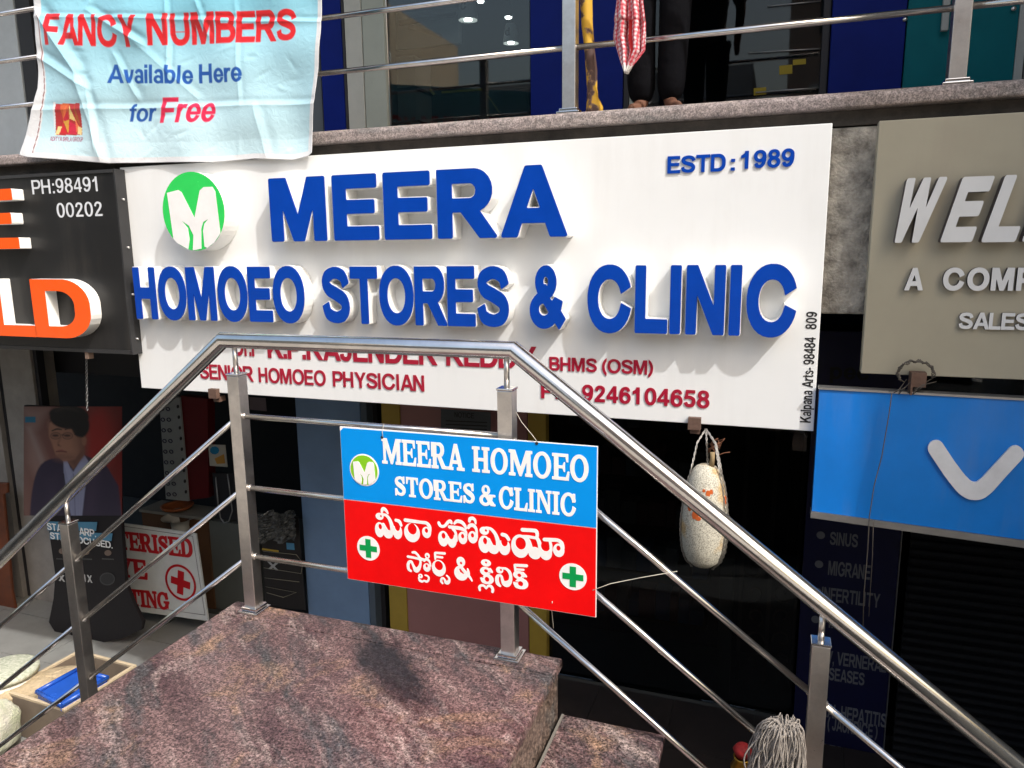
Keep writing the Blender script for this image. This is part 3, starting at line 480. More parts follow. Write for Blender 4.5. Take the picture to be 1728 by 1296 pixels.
# ------------------------------------------------------------------ material set
white_panel = mat('white_panel', (.795, .81, .815), .32, nscale=2.2, namt=.015, spec=.4, grime=.08)
white_acr = mat('white_acrylic', (.86, .86, .84), .35, nscale=12, namt=.03)
blue_acr = mat('blue_acrylic', (.0, .052, .40), .3, nscale=9, namt=.07, spec=.22)
orange_acr = mat('orange_acrylic', (.93, .105, .004), .25, nscale=9, namt=.05)
green_acr = mat('green_acrylic', (.03, .62, .11), .25, nscale=9, namt=.04)
maroon = mat('maroon_vinyl', (.38, .004, .03), .35, nscale=10, namt=.06)
blackink = mat('black_vinyl', (.015, .014, .016), .4)
black_panel = mat('black_panel', (.012, .012, .013), .38, nscale=3, namt=.15, spec=.35, grime=.05)
black_side = mat('black_return', (.03, .03, .032), .45, nscale=5, namt=.2)
taupe = mat('taupe_panel', (.37, .35, .275), .45, nscale=2, namt=.07, grime=.25)
silver = mat('silver_letter', (.66, .69, .72), .35, nscale=9, namt=.04)
silver_side = mat('dark_letter_return', (.12, .10, .10), .5)
vivo_blue = mat('blue_flex', (.006, .20, .70), .35, nscale=1.6, namt=.12, spec=.3, grime=.12)
pale_grey = mat('pale_grey_print', (.72, .75, .80), .4)
trim = mat('aluminium_trim', (.42, .42, .42), .35, metal=.8)
concrete = mat('weathered_concrete', (.60, .57, .51), .9, nscale=16, bump=1., bscale=90, col2=(.13, .12, .105), grime=.55)
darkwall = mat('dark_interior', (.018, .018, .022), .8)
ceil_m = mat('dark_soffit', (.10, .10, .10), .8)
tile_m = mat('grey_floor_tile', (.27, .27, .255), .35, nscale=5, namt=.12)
grout = mat('grout', (.10, .10, .095), .9)
street_m = mat('dusty_street', (.34, .31, .27), .9, nscale=3, bump=.4, bscale=40)
chrome = steel('polished_steel', (.82, .80, .78), .15, streak=(3, 90, 90), amt=.18, bump=.06)
post_m = steel('brushed_steel_post', (.74, .71, .68), .30, streak=(160, 160, 3), amt=.25, bump=.07)
bright_m = steel('bright_steel', (.80, .79, .77), .12, amt=.1)
pa, pb = at(655, 1068, z=0), at(745, 1168, z=0)
gran = granite('landing_granite', [(.060, .034, .036), (.130, .082, .078), (.045, .046, .048), (.20, .125, .080), (.240, .185, .168), (.055, .034, .035)], 128, 1., ((pa.x+pb.x)/2, (pa.y+pb.y)/2, math.atan2(pb.y-pa.y, pb.x-pa.x), (pb-pa).length*.85, .125, (.008, .010, .013)), flow=math.atan2(pb.y-pa.y, pb.x-pa.x))
gran2 = granite('side_granite', [(.075, .052, .042), (.11, .08, .065), (.07, .065, .06), (.12, .09, .07), (.10, .08, .07)], 100, 1., flow=.3)
gran_l = granite('ledge_granite', [(.20, .165, .16), (.28, .235, .22), (.17, .155, .15), (.31, .26, .24), (.26, .22, .21)], 130, 1., rough=.55, spk=.6)
dark_tile = mat('dark_floor_tile', (.045, .035, .032), .4, nscale=5, namt=.2)  # darker colour for the tiles on the right part of the floor
win = glass('shop_glass', (.62, .68, .70)); win_d = glass('dark_tinted_glass', (.62, .66, .7), .6)
MF = {}
def flat(c, r=.55): 
    k = tuple(round(x, 4) for x in c)+(r,)
    if k not in MF: MF[k] = mat('paint_%02x%02x%02x' % tuple(int(255*min(1, x)**.45) for x in c)+('_%d' % (r*100)), c, r, nscale=8, namt=.06, spec=.25)
    return MF[k]

def xat(px, z, Y):
    k = (px-864)/FPX; d = Vector((0, Y, z-CAMZ))
    return -(d.dot(RT)-k*d.dot(FW))/(RT.x-k*FW.x)
def wr(parent, text, lx, ly, rx, ty, Y, depth, mats, **kw):
    z0 = at(lx, ly, Y).z; z1 = at(lx, ty, Y).z
    return write(parent, text, at(lx, ly, Y).x, xat(rx, z0, Y), z0, z1, Y, depth, mats, **kw)
def pxp(mb, pts, Y, dy, mi=0, ms=None):
    return mb.prism([(at(x, y, Y).x, at(x, y, Y).z) for x, y in pts], Y, Y+dy, mi, ms)
def pxell(cx, cy, rx, ry, n=24): return [(cx+rx*math.cos(2*math.pi*i/n), cy+ry*math.sin(2*math.pi*i/n)) for i in range(n)]

YS, YR, FL = 3.4, 2.253, -2.1
# ------------------------------------------------------------------ ground, pit, building shell
struct('street', MB().box(-160, 160, -160, 1.0, -.6, -.12), street_m)
struct('retaining_wall', MB().box(-40, 40, 1.0, 1.25, FL-.1, -.13), concrete)
fl = struct('basement_floor', MB().box(-40, 40, 1.25, 9, FL-.2, FL-.012), grout)
tb = MB(); TW = .60
for i in range(-13, 4):
    for j in range(5):
        x, y = i*TW, 2.45+j*TW
        if -4.9 < x < 2.2 and y < 3.4: continue
        d = random.uniform(-.002, .002)
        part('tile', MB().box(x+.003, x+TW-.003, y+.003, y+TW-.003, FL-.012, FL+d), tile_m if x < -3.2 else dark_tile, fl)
beam = struct('concrete_beam', MB().box(-12, 2.2, 3.52, 3.95, 1.12, 1.90), concrete, .01)
struct('walkway_slab', MB().box(-12, 2.2, 3.515, 6.4, 1.905, 1.965), mat('shade_dark_concrete', (.09, .078, .068), .9, nscale=9, bump=.4, col2=(.03, .027, .024)))  # concrete coloured dark to paint in the shade under the ledge
led = struct('granite_ledge', MB(), gran_l)
for a, b in ((-12, -4.2), (-4.1985, -1.1), (-1.0985, .34), (.3415, 1.9)):
    z_ = 2.032+random.uniform(-.0008, .0008); pf = [(5.0, 1.967), (5.0, z_)]+[(3.455+.030*(1-math.sin(t*.2618)), z_-.030*(1-math.cos(t*.2618))) for t in range(0, 7)]+[(3.455+.010*(1-math.cos(t*.524)), 1.977-.010*math.sin(t*.524)) for t in range(0, 4)]
    n_ = len(pf); part('slab', MB().add([(a, y, z) for y, z in pf]+[(b, y, z) for y, z in pf], [tuple(range(n_)), tuple(range(2*n_-1, n_-1, -1))]+[(i, (i+1) % n_, n_+(i+1) % n_, n_+i) for i in range(n_)]), gran_l, led)
struct('upper_ceiling_slab', MB().box(-12, 5.5, 3.3, 8.5, 5.0, 5.3), concrete)
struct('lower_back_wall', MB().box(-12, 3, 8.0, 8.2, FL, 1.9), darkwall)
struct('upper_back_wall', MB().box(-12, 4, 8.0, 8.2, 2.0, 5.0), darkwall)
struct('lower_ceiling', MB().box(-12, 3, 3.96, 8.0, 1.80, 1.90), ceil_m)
w = struct('added_shade_wall', MB().box(2.02, 2.25, 2.415, 8.2, FL, 6.2), concrete)  # unseen wall, added to cast shade on the right-hand signs

# ------------------------------------------------------------------ buildings across the street (they show in the steel and glass)
def facade(x0, x1, y, h, c, label, nx, nz):
    b = thing('apartment_building', label, 'building', ((x0+x1)/2, y, 0)); m = flat(c, .8); gl = mat('window_glass', (.02, .03, .04), .08)
    part('wall', MB().box(x0, x1, y-6, y, -.1, h), m, b)
    for i in range(nx):
        for k in range(nz):
            cx = x0+(i+.5)*(x1-x0)/nx; cz = 1.2+k*3.1
            part('window', MB().box(cx-.7, cx+.7, y-.02, y+.05, cz, cz+1.5), gl, b)
            part('awning', MB().box(cx-.9, cx+.9, y+.01, y+.6, cz+1.55, cz+1.65), flat((.6, .58, .54), .8), b)
    return b
facade(-26, -12.5, -13, 9.5, (.55, .46, .34), 'cream apartment building across the street, mirrored in the upper glass door', 5, 3)
facade(-12, -1, -15, 7, (.42, .40, .38), 'low grey building across the street behind the camera', 4, 2)
facade(0, 12, -14, 12, (.50, .36, .28), 'tall tan apartment building across the street behind the camera', 4, 3)

# ------------------------------------------------------------------ granite stairs
stairs = thing('granite_staircase', 'maroon and grey granite landing with steps going down on both sides, steel railing on it', 'staircase', (-1.34, 1.65, FL))
XL, XR, YB0, YB1, RI, TR = -2.03, -.642, 1.0, 2.30, .21, .275
part('landing_slab', MB().box(XL, XR, YB0, 2.188, -.035, 0), gran, stairs, .007)
part('edge_slab', MB().box(XL, XR, 2.190, YB1, -.035, .0015), gran, stairs, .007)
part('landing_core', MB().box(XL+.012, XR-.012, YB0, YB1-.02, FL, -.037), gran2, stairs)
for s in (-1, 1):
    x = XL if s < 0 else XR
    for i in range(1, 10):
        t = .35 if (s > 0 and i == 1) else TR; x2 = x+s*t; a, b = min(x, x2), max(x, x2); z = -RI*i
        part('tread', MB().box(a-(.01 if s < 0 else 0), b+(.01 if s > 0 else 0), YB0, YB1-.005, z-.03, z), gran if i < 3 else gran2, stairs, .006)
        part('riser', MB().box(a+.004, b-.004, YB0, YB1-.02, FL, z-.032), gran2, stairs)
        x = x2
part('mortar_joint', MB().box(XR+.0005, XR+.009, 1.6, YB1-.012, -RI+.0005, -RI+.005), flat((.16, .15, .135), .9), stairs)

# ------------------------------------------------------------------ stair railing
rail = thing('stair_railing', 'polished steel pipe railing with square posts round the granite landing', 'railing', (-1.905, YR, 0))
HZ = 1.086; xl, xr = -1.955, -.797; SL, SRt = .775, .757
part('handrail', MB().tube([(-5.0, YR, HZ-SL*(xl+5.0)), (xl, YR, HZ), (xr, YR, HZ), (2.0, YR, HZ-SRt*(2.0-xr))], .031, 28), chrome, rail)
def zl(x, h): return h-.752*(-1.905-x) if x < -1.905 else h-.751*(x+.82) if x > -.82 else h
posts = [-3.825, -2.865, -1.905, -.82, .178, 1.18]
for px_ in posts:
    bot = 0 if -2 < px_ < -.7 else (-RI*math.ceil((XL-px_)/TR) if px_ < -2 else -RI*(1+math.ceil((px_-XR-.35)/TR)))
    top = .955 if -2 < px_ < -.7 else zl(px_, .98)
    p = part('post', MB().box(px_-.026, px_+.026, YR-.026, YR+.026, bot, top), post_m, rail, .003)
    part('base_plate', MB().box(px_-.046, px_+.046, YR-.046, YR+.046, bot+.001, bot+.012).box(px_-.036, px_+.036, YR-.036, YR+.036, bot+.013, bot+.026), bright_m, p, .003)
    part('cap', MB().box(px_-.0285, px_+.0285, YR-.0285, YR+.0285, top+.0005, top+.008), bright_m, p, .002)
    hz = HZ if -2 < px_ < -.7 else (HZ-SL*(xl-px_) if px_ < xl else HZ-SRt*(px_-xr))
    part('support_rod', MB().tube([(px_, YR, top), (px_, YR, hz-.02)], .0095, 14), post_m, p)
for h in (.797, .513, .232):
    for a, b in zip(posts[:-1], posts[1:]):
        A = Vector((a, YR, zl(a, h))); B = Vector((b, YR, zl(b, h))); d = (B-A).normalized()
        o = part('bar', MB().tube([A+d*.024, B-d*.024], .0108, 16), chrome, rail)
        part('weld', MB().tube([A+d*.022, A+d*.030], .0135, 12).tube([B-d*.030, B-d*.022], .0135, 12), post_m, o)

# ------------------------------------------------------------------ hanging board
YP = 2.196; U0, U1, V0, V1 = -1.4289, -.5011, .2285, .8015; VM = V0+(V1-V0)*.53
bd = thing('clinic_board', 'blue and red clinic board with white English and Telugu lettering tied to the railing', 'sign', ((U0+U1)/2, YP, V0))
white_p = flat((.86, .86, .86), .4); red_p = mat('red_sticker', (.80, .002, .003), .4, nscale=5, namt=.08, spec=.15); cyan_p = mat('blue_sticker', (.0, .27, .78), .4, nscale=5, namt=.05, spec=.12)
zr = lambda u: VM-(u-U0)*.0
part('backing', MB().box(U0, U1, YP+.001, YP+.006, V0, V1), white_p, bd)
eL = .0045
part('blue_field', MB().prism([(U0+.014, V1-eL), (U0+.002, V1-.016), (U0+.002, VM+.003), (U1-.002, VM+.003), (U1-.002, V1-.002)], YP-.0005, YP+.0008), cyan_p, bd)
part('red_field', MB().box(U0+.002, U1-.002, YP-.0005, YP+.0008, V0+.002, VM), red_p, bd)
def bw(text, lx, ly, rx, ty, **kw): return wr(bd, text, lx, ly, rx, ty, YP-.0015, .001, white_p, font='slab', per=True, **kw)
bw('MEERA', 645, 782, 784, 739, wt=.012); bw('HOMOEO', 797, 796, 993, 753, wt=.012)
bw('STORES', 667, 836, 801, 803, wt=.012); bw('&', 809, 852, 836, 818, wt=.012); bw('CLINIC', 842, 858, 972, 820, wt=.012)
def trm(lst, mm=1.0):
    global G
    P = [q for k, d in lst if k in 'sep' for q in ([d] if k == 'e' else d)]
    G = Gd(min(p[0] for p in P)-75, max(p[0] for p in P)+75, min(p[1] for p in P)-75, max(p[1] for p in P)+75, 1.1); F = None
    for k, d in lst:
        if k == 's': f = st(d); F = f if F is None else np.minimum(F, f)
        elif k == 'e': f = el(*d); F = f if F is None else np.minimum(F, f)
        elif k == 'h': F = np.maximum(F, -el(*d))
        else: F = np.maximum(F, -po(*d))
    return trace(F, G.x0, G.y0, G.h, .25)
for g_ in TELUGU:
    m_ = MB(); ext(m_, trm(g_), lambda x, y: (U0+x/1000, V0+y/1000), YP-.0015, YP-.0005); part('telugu_letter', m_, white_p, bd)
def cross(parent, cx, cz, r, a, t, Y, mw, mg):
    part('roundel', MB().disc(cx, cz, r, r, Y, Y+.0006), mw, parent)
    part('cross', MB().prism([(cx-t, cz-a), (cx+t, cz-a), (cx+t, cz-t), (cx+a, cz-t), (cx+a, cz+t), (cx+t, cz+t), (cx+t, cz+a), (cx-t, cz+a), (cx-t, cz+t), (cx-a, cz+t), (cx-a, cz-t), (cx-t, cz-t)], Y-.0009, Y-.0001), mg, parent)
grn = flat((.0, .30, .07), .4)
for px_, py_ in ((622, 925), (967, 973)):
    c = at(px_, py_, YP); cross(bd, c.x, c.z, .046, .035, .0105, YP-.0018, white_p, grn)
# the M emblem: white M on a green roundel (unit circle coordinates)
EM = [(-.80, .50), (-.42, .56), (-.32, .50), (.03, -.16), (.27, .52), (.40, .60), (.68, .60), (.76, .48), (.82, -.57), (.60, -.80), (.36, -.935), (.28, -.90), (.27, -.50), (.33, -.32), (.47, -.20), (.30, -.27), (.215, -.45), (.17, -.95), (-.11, -.99), (-.05, -.60), (-.17, -.36), (-.40, -.22), (-.21, -.42), (-.19, -.72), (-.26, -.965), (-.60, -.80), (-.72, -.69)]
def emblem(parent, cx, cz, r, Y, green, dep):
    part('emblem_disc', MB().disc(cx, cz, r, r, Y, Y+dep, 0, 1), [green, white_acr], parent)
    part('emblem_letter', MB().prism([(cx+x*r, cz+y*r) for x, y in EM], Y-.0016, Y-.0003), white_p, parent)
c = at(615, 793, YP); part('emblem_rim', MB().disc(c.x, c.z, .0585, .0585, YP-.0012, YP-.0006), white_p, bd)
emblem(bd, c.x, c.z, .054, YP-.0024, flat((.22, .55, .015), .4), .001)
twine = flat((.55, .52, .45), .8)
for k, P in enumerate((((643, 722, YR-.02), (648, 716, YR-.035), (645, 728, YP-.004), (646, 737, YP-.003)), ((868, 690, YR+.03), (880, 712, YR-.01), (898, 734, YP-.006), (907, 746, YP-.003)),
                       ((1000, 996, YP-.004), (1030, 985, 2.22), (1080, 975, 2.24), (1143, 964, YR-.012)), ((932, 1015, YP-.003), (931, 1030, 2.21), (933, 1050, YR-.012), (934, 1060, YR-.01)))):
    part('string', MB().tube([at(x, y, Y) for x, y, Y in P], .0011, 6), twine, bd)
for x, y in ((645, 738), (906, 748)): c = at(x, y, YP); part('eyelet', MB().disc(c.x, c.z, .005, .005, YP-.0022, YP-.0006), blackink, bd)

# ------------------------------------------------------------------ main sign
ms = thing('clinic_signboard', 'large white clinic signboard with raised blue letters under the granite ledge', 'sign', (-1.7, YS, .617))
part('panel', MB().box(-3.585, .182, YS, YS+.07, .617, 1.902), white_panel, ms, .003)
LB = [blue_acr, white_acr]
D1, D2 = .10, .082
def raised(text, lx, ly, rx, ty, D, mats=LB, **kw): return wr(ms, text, lx, ly, rx, ty, YS-D, D-.001, mats, per=True, lip=.014, **kw)
raised('MEERA', 459, 408, 957, 301, D1, wt=.03, gap=.09)
raised('HOMOEO', 231, 538, 516, 451, D2, wt=.028, gap=.035)
raised('STORES', 546, 545, 859, 450, D2, wt=.028, gap=.035)
raised('&', 894, 553, 954, 449, D2, wt=.03)
raised('CLINIC', 991, 560, 1341, 448, D2, wt=.03, gap=.05)
def vinyl(text, lx, ly, rx, ty, m=maroon, D=.004, **kw): return wr(ms, text, lx, ly, rx, ty, YS-D, D-.001, m, per=True, **kw)
vinyl('ESTD', 1126, 293, 1224, 264, blue_acr, .006, wt=.012); vinyl(':', 1233, 288, 1240, 260, blue_acr, .006); vinyl('1989', 1250, 285, 1340, 255, blue_acr, .006, wt=.012)
vinyl('Dr.P', 396, 600, 440, 563); vinyl('K.P.RAJENDER', 452, 604, 738, 566, wt=.01); vinyl('REDDY', 753, 617, 905, 580, wt=.01)
vinyl('SENIOR', 338, 639, 428, 614); vinyl('HOMOEO', 437, 645, 550, 620); vinyl('PHYSICIAN', 562, 652, 716, 626)
vinyl('BHMS (OSM)', 927, 625, 1102, 602, wt=.006); vinyl('Ph:', 913, 672, 965, 645); vinyl('9246104658', 982, 677, 1197, 649, wt=.012)
c1, c2 = at(1352, 620, YS), at(1378, 620, YS)
zb, zt = at(1360, 713, YS).z, at(1372, 526, YS).z
c0 = at(1354, 700, YS).x; c9 = at(1372, 700, YS).x; zm = zb+(zt-zb)*.80
write(ms, 'Kalpana Arts- 98484', c0-.008, c9-.008, zb, zb+(zt-zb)*.775, YS-.0014, .0012, blackink, rot=True)
write(ms, '809', c0-.008, c9-.008, zb+(zt-zb)*.845, zt, YS-.0014, .0012, blackink, rot=True)
ce = at(326, 357, YS-D1-.02); emblem(ms, ce.x, ce.z, .207, YS-D1-.02, green_acr, D1+.019)
brown = mat('rusty_bracket', (.13, .075, .055), .7, nscale=30, bump=.3)
for x, y in ((1172, 712), (360, 662)):
    c = at(x, y, YS-.02); part('bracket', MB().box(c.x-.028, c.x+.028, YS-.03, YS-.001, c.z-.035, c.z+.02).box(c.x-.02, c.x+.022, YS-.002, YS+.05, c.z-.06, c.z-.03), brown, ms)

# ------------------------------------------------------------------ neighbour signs
bs = thing('black_signboard', 'black signboard with raised orange letters and a white phone number, left of the clinic sign', 'sign', (-4.2, 3.33, .8))
xr_ = at(222, 596, 3.33).x; zt_, zb_ = at(100, 291, 3.33).z, at(225, 598, 3.33).z
part('panel', MB().box(-6.2, xr_, 3.33, 3.398, zb_, zt_, 0), black_panel, bs, .002)
part('return_strip', MB().box(xr_+.001, xr_+.012, 3.327, 3.399, zb_-.002, zt_+.002), black_side, bs)
part('frame', MB().box(-6.2, xr_, 3.322, 3.329, zb_, zb_+.022).box(-6.2, xr_, 3.322, 3.329, zt_-.018, zt_), black_side, bs)
for z_ in (.92, 1.18, 1.45, 1.72): part('rivet', MB().lathe([(.0, .014), (.006, .012), (.008, .0)], (xr_+.012, 3.365, z_), 10, ax=Matrix.Rotation(R(90), 3, 'Y')), bright_m, bs)
OR = [orange_acr, white_acr]; YO = 3.33-.075
z0 = at(90, 570, YO).z; z1 = at(90, 471, YO).z
write(bs, 'WORLD', xat(-298, z0, YO), xat(158, z0, YO), z0, z1, YO, .074, OR, per=True, wt=.02, gap=-.03)
z0 = at(30, 420, YO).z; z1 = at(20, 318, YO).z
write(bs, 'E', xat(-62, z0, YO), xat(34, z0, YO), z0, z1, YO, .074, OR, per=True, wt=.015)
wr(bs, 'PH:98491', 55, 328, 165, 304, 3.3285, .001, pale_grey, wt=-.02, per=True); wr(bs, '00202', 97, 367, 173, 343, 3.3285, .001, pale_grey, wt=-.02, per=True)

ws = thing('taupe_signboard', 'taupe signboard with raised silver italic letters, right of the clinic sign', 'sign', (.9, YS, .88))
part('panel', MB().box(.353, 1.75, YS, YS+.06, .881, 1.899), taupe, ws, .003)
SS = [silver, silver_side]
def sl(text, lx, ly, rx, ty, D, **kw): return wr(ws, text, lx, ly, rx, ty, YS-D, D-.001, SS, per=True, **kw)
sl('W', 1497, 410, 1563, 302, .05, slant=.22, wt=.05); sl('E', 1586, 409, 1640, 300, .05, slant=.24, wt=.045); sl('L', 1655, 409, 1713, 297, .05, slant=.24, wt=.045); sl('L', 1724, 408, 1780, 296, .05, slant=.24, wt=.045)
sl('A', 1526, 490, 1557, 452, .022, wt=.03); sl('COMP', 1590, 490, 1745, 452, .022, wt=.03, gap=.10); sl('SALES', 1617, 555, 1737, 527, .014, wt=.02)
wire = flat((.10, .09, .08), .7)
cb = at(1548, 640, YS-.03)
part('bracket', MB().box(cb.x-.02, cb.x+.03, YS-.05, YS-.002, cb.z-.03, cb.z+.03).box(cb.x-.028, cb.x-.021, YS-.07, YS-.002, cb.z-.06, cb.z+.03), brown, ws)
rc = at(1545, 630, YS-.04); 
mbw = MB()
for k in range(4):
    pts = []
    for i in range(26):
        a = R(-30+i*9.6+k*5); rr = .062+.006*math.sin(i*1.7+k*2); pts.append((rc.x+rr*1.05*math.cos(a), YS-.035-.006*k+.006*math.sin(i*.9+k), rc.z+rr*.82*math.sin(a)+.004*math.sin(i*2.3+k)))
    mbw.tube(pts, .0022, 6)
for k in range(6):
    a = at(1500+k*8, 660+3*(k % 3), YS-.05); b = at(1530+k*10, 640+4*(k % 2), YS-.03); m_ = (a+b)/2+Vector((0, -.02, .02*(k % 3-1))); mbw.tube([a, m_, b], .0018, 6)
part('wire_coil', mbw, wire, ws)
part('hanging_wire', MB().tube([at(1505, 664, 3.33), at(1500, 700, 3.33), at(1488, 770, 3.33), at(1475, 820, 3.33), at(1467, 872, 3.33), at(1464, 930, 3.34), at(1458, 1000, 3.36), at(1456, 1060, 3.37)], .0022, 6).tube([at(1474, 880, 3.34), at(1472, 940, 3.35), at(1466, 1040, 3.36)], .0016, 6), wire, ws)

YV = 3.36
vb = thing('blue_signboard', 'bright blue signboard with a pale rounded V mark, hanging below the taupe sign', 'sign', (.6, YV, .25))
q = [at(1383, 657, YV), at(1370, 862, YV), at(1728, 911, YV), at(1728, 676, YV)]
ex = lambda a, b: a+(b-a)*1.9
QB, QT = ex(q[1], q[2]), ex(q[0], q[3])
part('face', MB().prism([(q[0].x, q[0].z), (q[1].x, q[1].z), (QB.x, QB.z), (QT.x, QT.z)], YV, YV+.05), vivo_blue, vb)
part('frame', MB().prism([(q[0].x-.004, q[0].z+.001), (QT.x, QT.z+.001), (QT.x, QT.z+.010), (q[0].x-.004, q[0].z+.010)], YV-.006, YV+.055).prism([(q[1].x-.004, q[1].z-.001), (q[1].x-.004, q[1].z-.030), (QB.x, QB.z-.034), (QB.x, QB.z-.001)], YV-.006, YV+.055), trim, vb)
G = Gd(1540, 1760, 730, 860, 1.2)
lp = trace(st([(1580, 757, 14), (1604, 793, 14), (1628, 822, 14.5), (1646, 829, 15), (1662, 822, 14.5), (1688, 794, 14), (1714, 766, 14)], k=5), G.x0, G.y0, G.h, .3)
m_ = MB(); ext(m_, [l[::-1] for l in lp], lambda x, y: (at(x, y, YV-.012).x, at(x, y, YV-.012).z), YV-.012, YV-.001); part('letter', m_, pale_grey, vb)

# ------------------------------------------------------------------ upper railing
ur = thing('balcony_railing', 'long steel railing with square posts along the upper walkway ledge', 'railing', (-.955, 3.56, 2.034))
YU = 3.56; ups = [-5.73, -4.14, -2.55, -.96, .637, 1.85]
for x in ups:
    p = part('post', MB().box(x-.032, x+.032, YU-.032, YU+.032, 2.034, 3.08), post_m, ur, .003)
    part('base_plate', MB().box(x-.055, x+.055, YU-.055, YU+.055, 2.035, 2.047).box(x-.044, x+.044, YU-.044, YU+.044, 2.048, 2.062), bright_m, p, .003)
for z in (2.335, 2.605, 2.875):
    for a, b in zip(ups[:-1], ups[1:]):
        d = random.uniform(-.002, .002); part('bar', MB().tube([(a+.031, YU, z+d), (b-.031, YU, z+d)], .0135, 16), chrome, ur)
part('handrail', MB().tube([(-6.3, YU, 3.11), (1.9, YU, 3.11)], .028, 20), chrome, ur)

# ------------------------------------------------------------------ banner over the railing
def banner():
    Y0 = 3.384; nu, nv = 500, 280
    lx = [(-70, 50), (0, 55), (60, 58), (110, 61), (150, 62), (200, 52), (235, 44), (263, 38)]; rx = [(-70, 550), (0, 546), (60, 545), (120, 541), (160, 536), (200, 531), (235, 528), (262, 529)]
    bot = [(0, 262), (.03, 266), (.15, 270), (.30, 276), (.5, 274), (.66, 274), (.80, 268), (.93, 270), (.985, 264), (1, 258)]
    vv = np.linspace(0, 1, nv); uu = np.linspace(0, 1, nu); Uu, Vv = np.meshgrid(uu, vv)
    yb = np.interp(Uu, *zip(*bot)); top = -70
    PY = top+(yb-top)*Vv; yn = top+(263-top)*Vv
    XL_ = np.interp(yn, *zip(*lx)); XR_ = np.interp(yn, *zip(*rx)); PX = XL_+(XR_-XL_)*Uu
    def ln(ax, ay, bx_, by):   # distance to a crease line, and fade along it
        ex, ey = bx_-ax, by-ay; L_ = math.hypot(ex, ey); t = ((PX-ax)*ex+(PY-ay)*ey)/L_**2; d = ((PX-ax)*ey-(PY-ay)*ex)/L_
        return d, np.exp(-np.clip(np.abs(t-.5)-.42, 0, None)**2*60)
    dz = .006*np.sin(PX*.021+PY*.013)+.007*np.sin(PX*.047-PY*.02+1)+.004*np.sin(PY*.06+PX*.012)
    for ax, ay, bx_, by, a, wd in ((60, 20, 128, 120, .016, 9), (128, 120, 172, 270, .012, 8), (210, 55, 330, 165, .004, 6), (278, 0, 282, 120, .008, 4), (150, 20, 240, 75, .010, 6), (60, 95, 150, 150, .010, 7), (60, 186, 530, 176, .005, 5), (70, 28, 540, 38, .006, 4), (150, 158, 162, 250, .008, 4), (430, 180, 450, 262, .006, 7), (330, 0, 350, 60, .006, 4), (190, 90, 230, 165, .006, 5), (395, 0, 405, 170, .004, 4), (120, 60, 150, 0, .008, 6)):
        d, fd = ln(ax, ay, bx_, by); dz -= a*np.exp(-np.abs(d)/wd)*fd; dz += a*.6*np.exp(-((d-wd*1.8)/wd)**2)*fd
    rs = np.random.RandomState(4)
    for _ in range(60):
        ax, ay = rs.uniform(60, 530), rs.uniform(-20, 260); an = rs.uniform(0, 3.14); L_ = rs.uniform(12, 50); d, _f = ln(ax, ay, ax+L_*math.cos(an), ay+L_*math.sin(an)); t = ((PX-ax)*math.cos(an)+(PY-ay)*math.sin(an))/L_-.5
        dz += rs.uniform(-.003, .003)*np.exp(-(d/4)**2)*np.exp(-t**2*6)
    dz -= .02*np.clip((Uu-.9)/.1, 0, 1)**2*(Vv > 0)+.01*np.clip((Vv-.9)/.1, 0, 1)
    # print
    col = np.zeros((nv, nu, 3)); t = np.clip((PY+40)/300, 0, 1)[..., None]
    col[:] = (1-t)*np.array((.20, .55, .70))+t*np.array((.57, .76, .82)); col += (np.sin(PX*.013+PY*.02)*.03)[..., None]
    wl = 12+np.clip((PY-110)/150, 0, 1)*12; bd_ = (PX-XL_ < wl) | (XR_-PX < 7) | (PY > yb-9); col[bd_] = (.72, .73, .75)
    lw = np.abs(PX-XL_-wl+3); col[(lw < .8) & (PY > 20) & (PY < yb-8)] = (.30, .14, .14)
    def ink(text, lx_, ly, rx_, ry, cap, c, wt=0., slant=0., gap=0., font=sans):
        global G
        x = 0; L_ = []
        for ch in text:
            if ch == ' ': x += .36; continue
            L_.append((ch, x)); G = Gd(0, .1, 0, .1, .05); x += sans(ch)[1]+gap
        s = (rx_-lx_)/(x-.12); 
        for ch, ox in L_:
            gy = (ly+(ry-ly)*(PX-lx_)/(rx_-lx_)-PY)/cap; gx = (PX-lx_)/s-ox-slant*gy*cap/s
            msk = (gx > -.2) & (gx < 1.6) & (gy > -.4) & (gy < 1.2)
            if not msk.any(): continue
            G = Gd.__new__(Gd); G.X, G.Y = gx[msk], gy[msk]; F = sans(ch)[0]-wt
            a = np.clip(.5-F*cap/1.1, 0, 1)[:, None]; col[msk] = col[msk]*(1-a)+np.array(c)*a
    red = (.70, .015, .02); blu = (.012, .09, .38); pk = (.75, .02, .08)
    ink('FANCY', 77, 75, 229, 79, 52, red, .02); ink('NUMBERS', 250, 76, 499, 68, 52, red, .02)
    ink('Available', 182, 140, 322, 141, 31, blu, .01); ink('Here', 334, 140, 408, 138, 32, blu, .01)
    ink('for', 213, 205, 257, 204, 30, blu, .0, .15); ink('Free', 268, 207, 358, 205, 42, pk, .01, .15)
    lg = (PX > 93) & (PX < 139) & (PY > 175) & (PY < 228); col[lg] = (.45, .03, .03)
    def tri(c, *P):
        global G
        k = (PX > 90) & (PX < 142) & (PY > 172) & (PY < 230); G = Gd.__new__(Gd); G.X, G.Y = PX[k], PY[k]; m = po(*P) < 0; q_ = col[k]; q_[m] = c; col[k] = q_
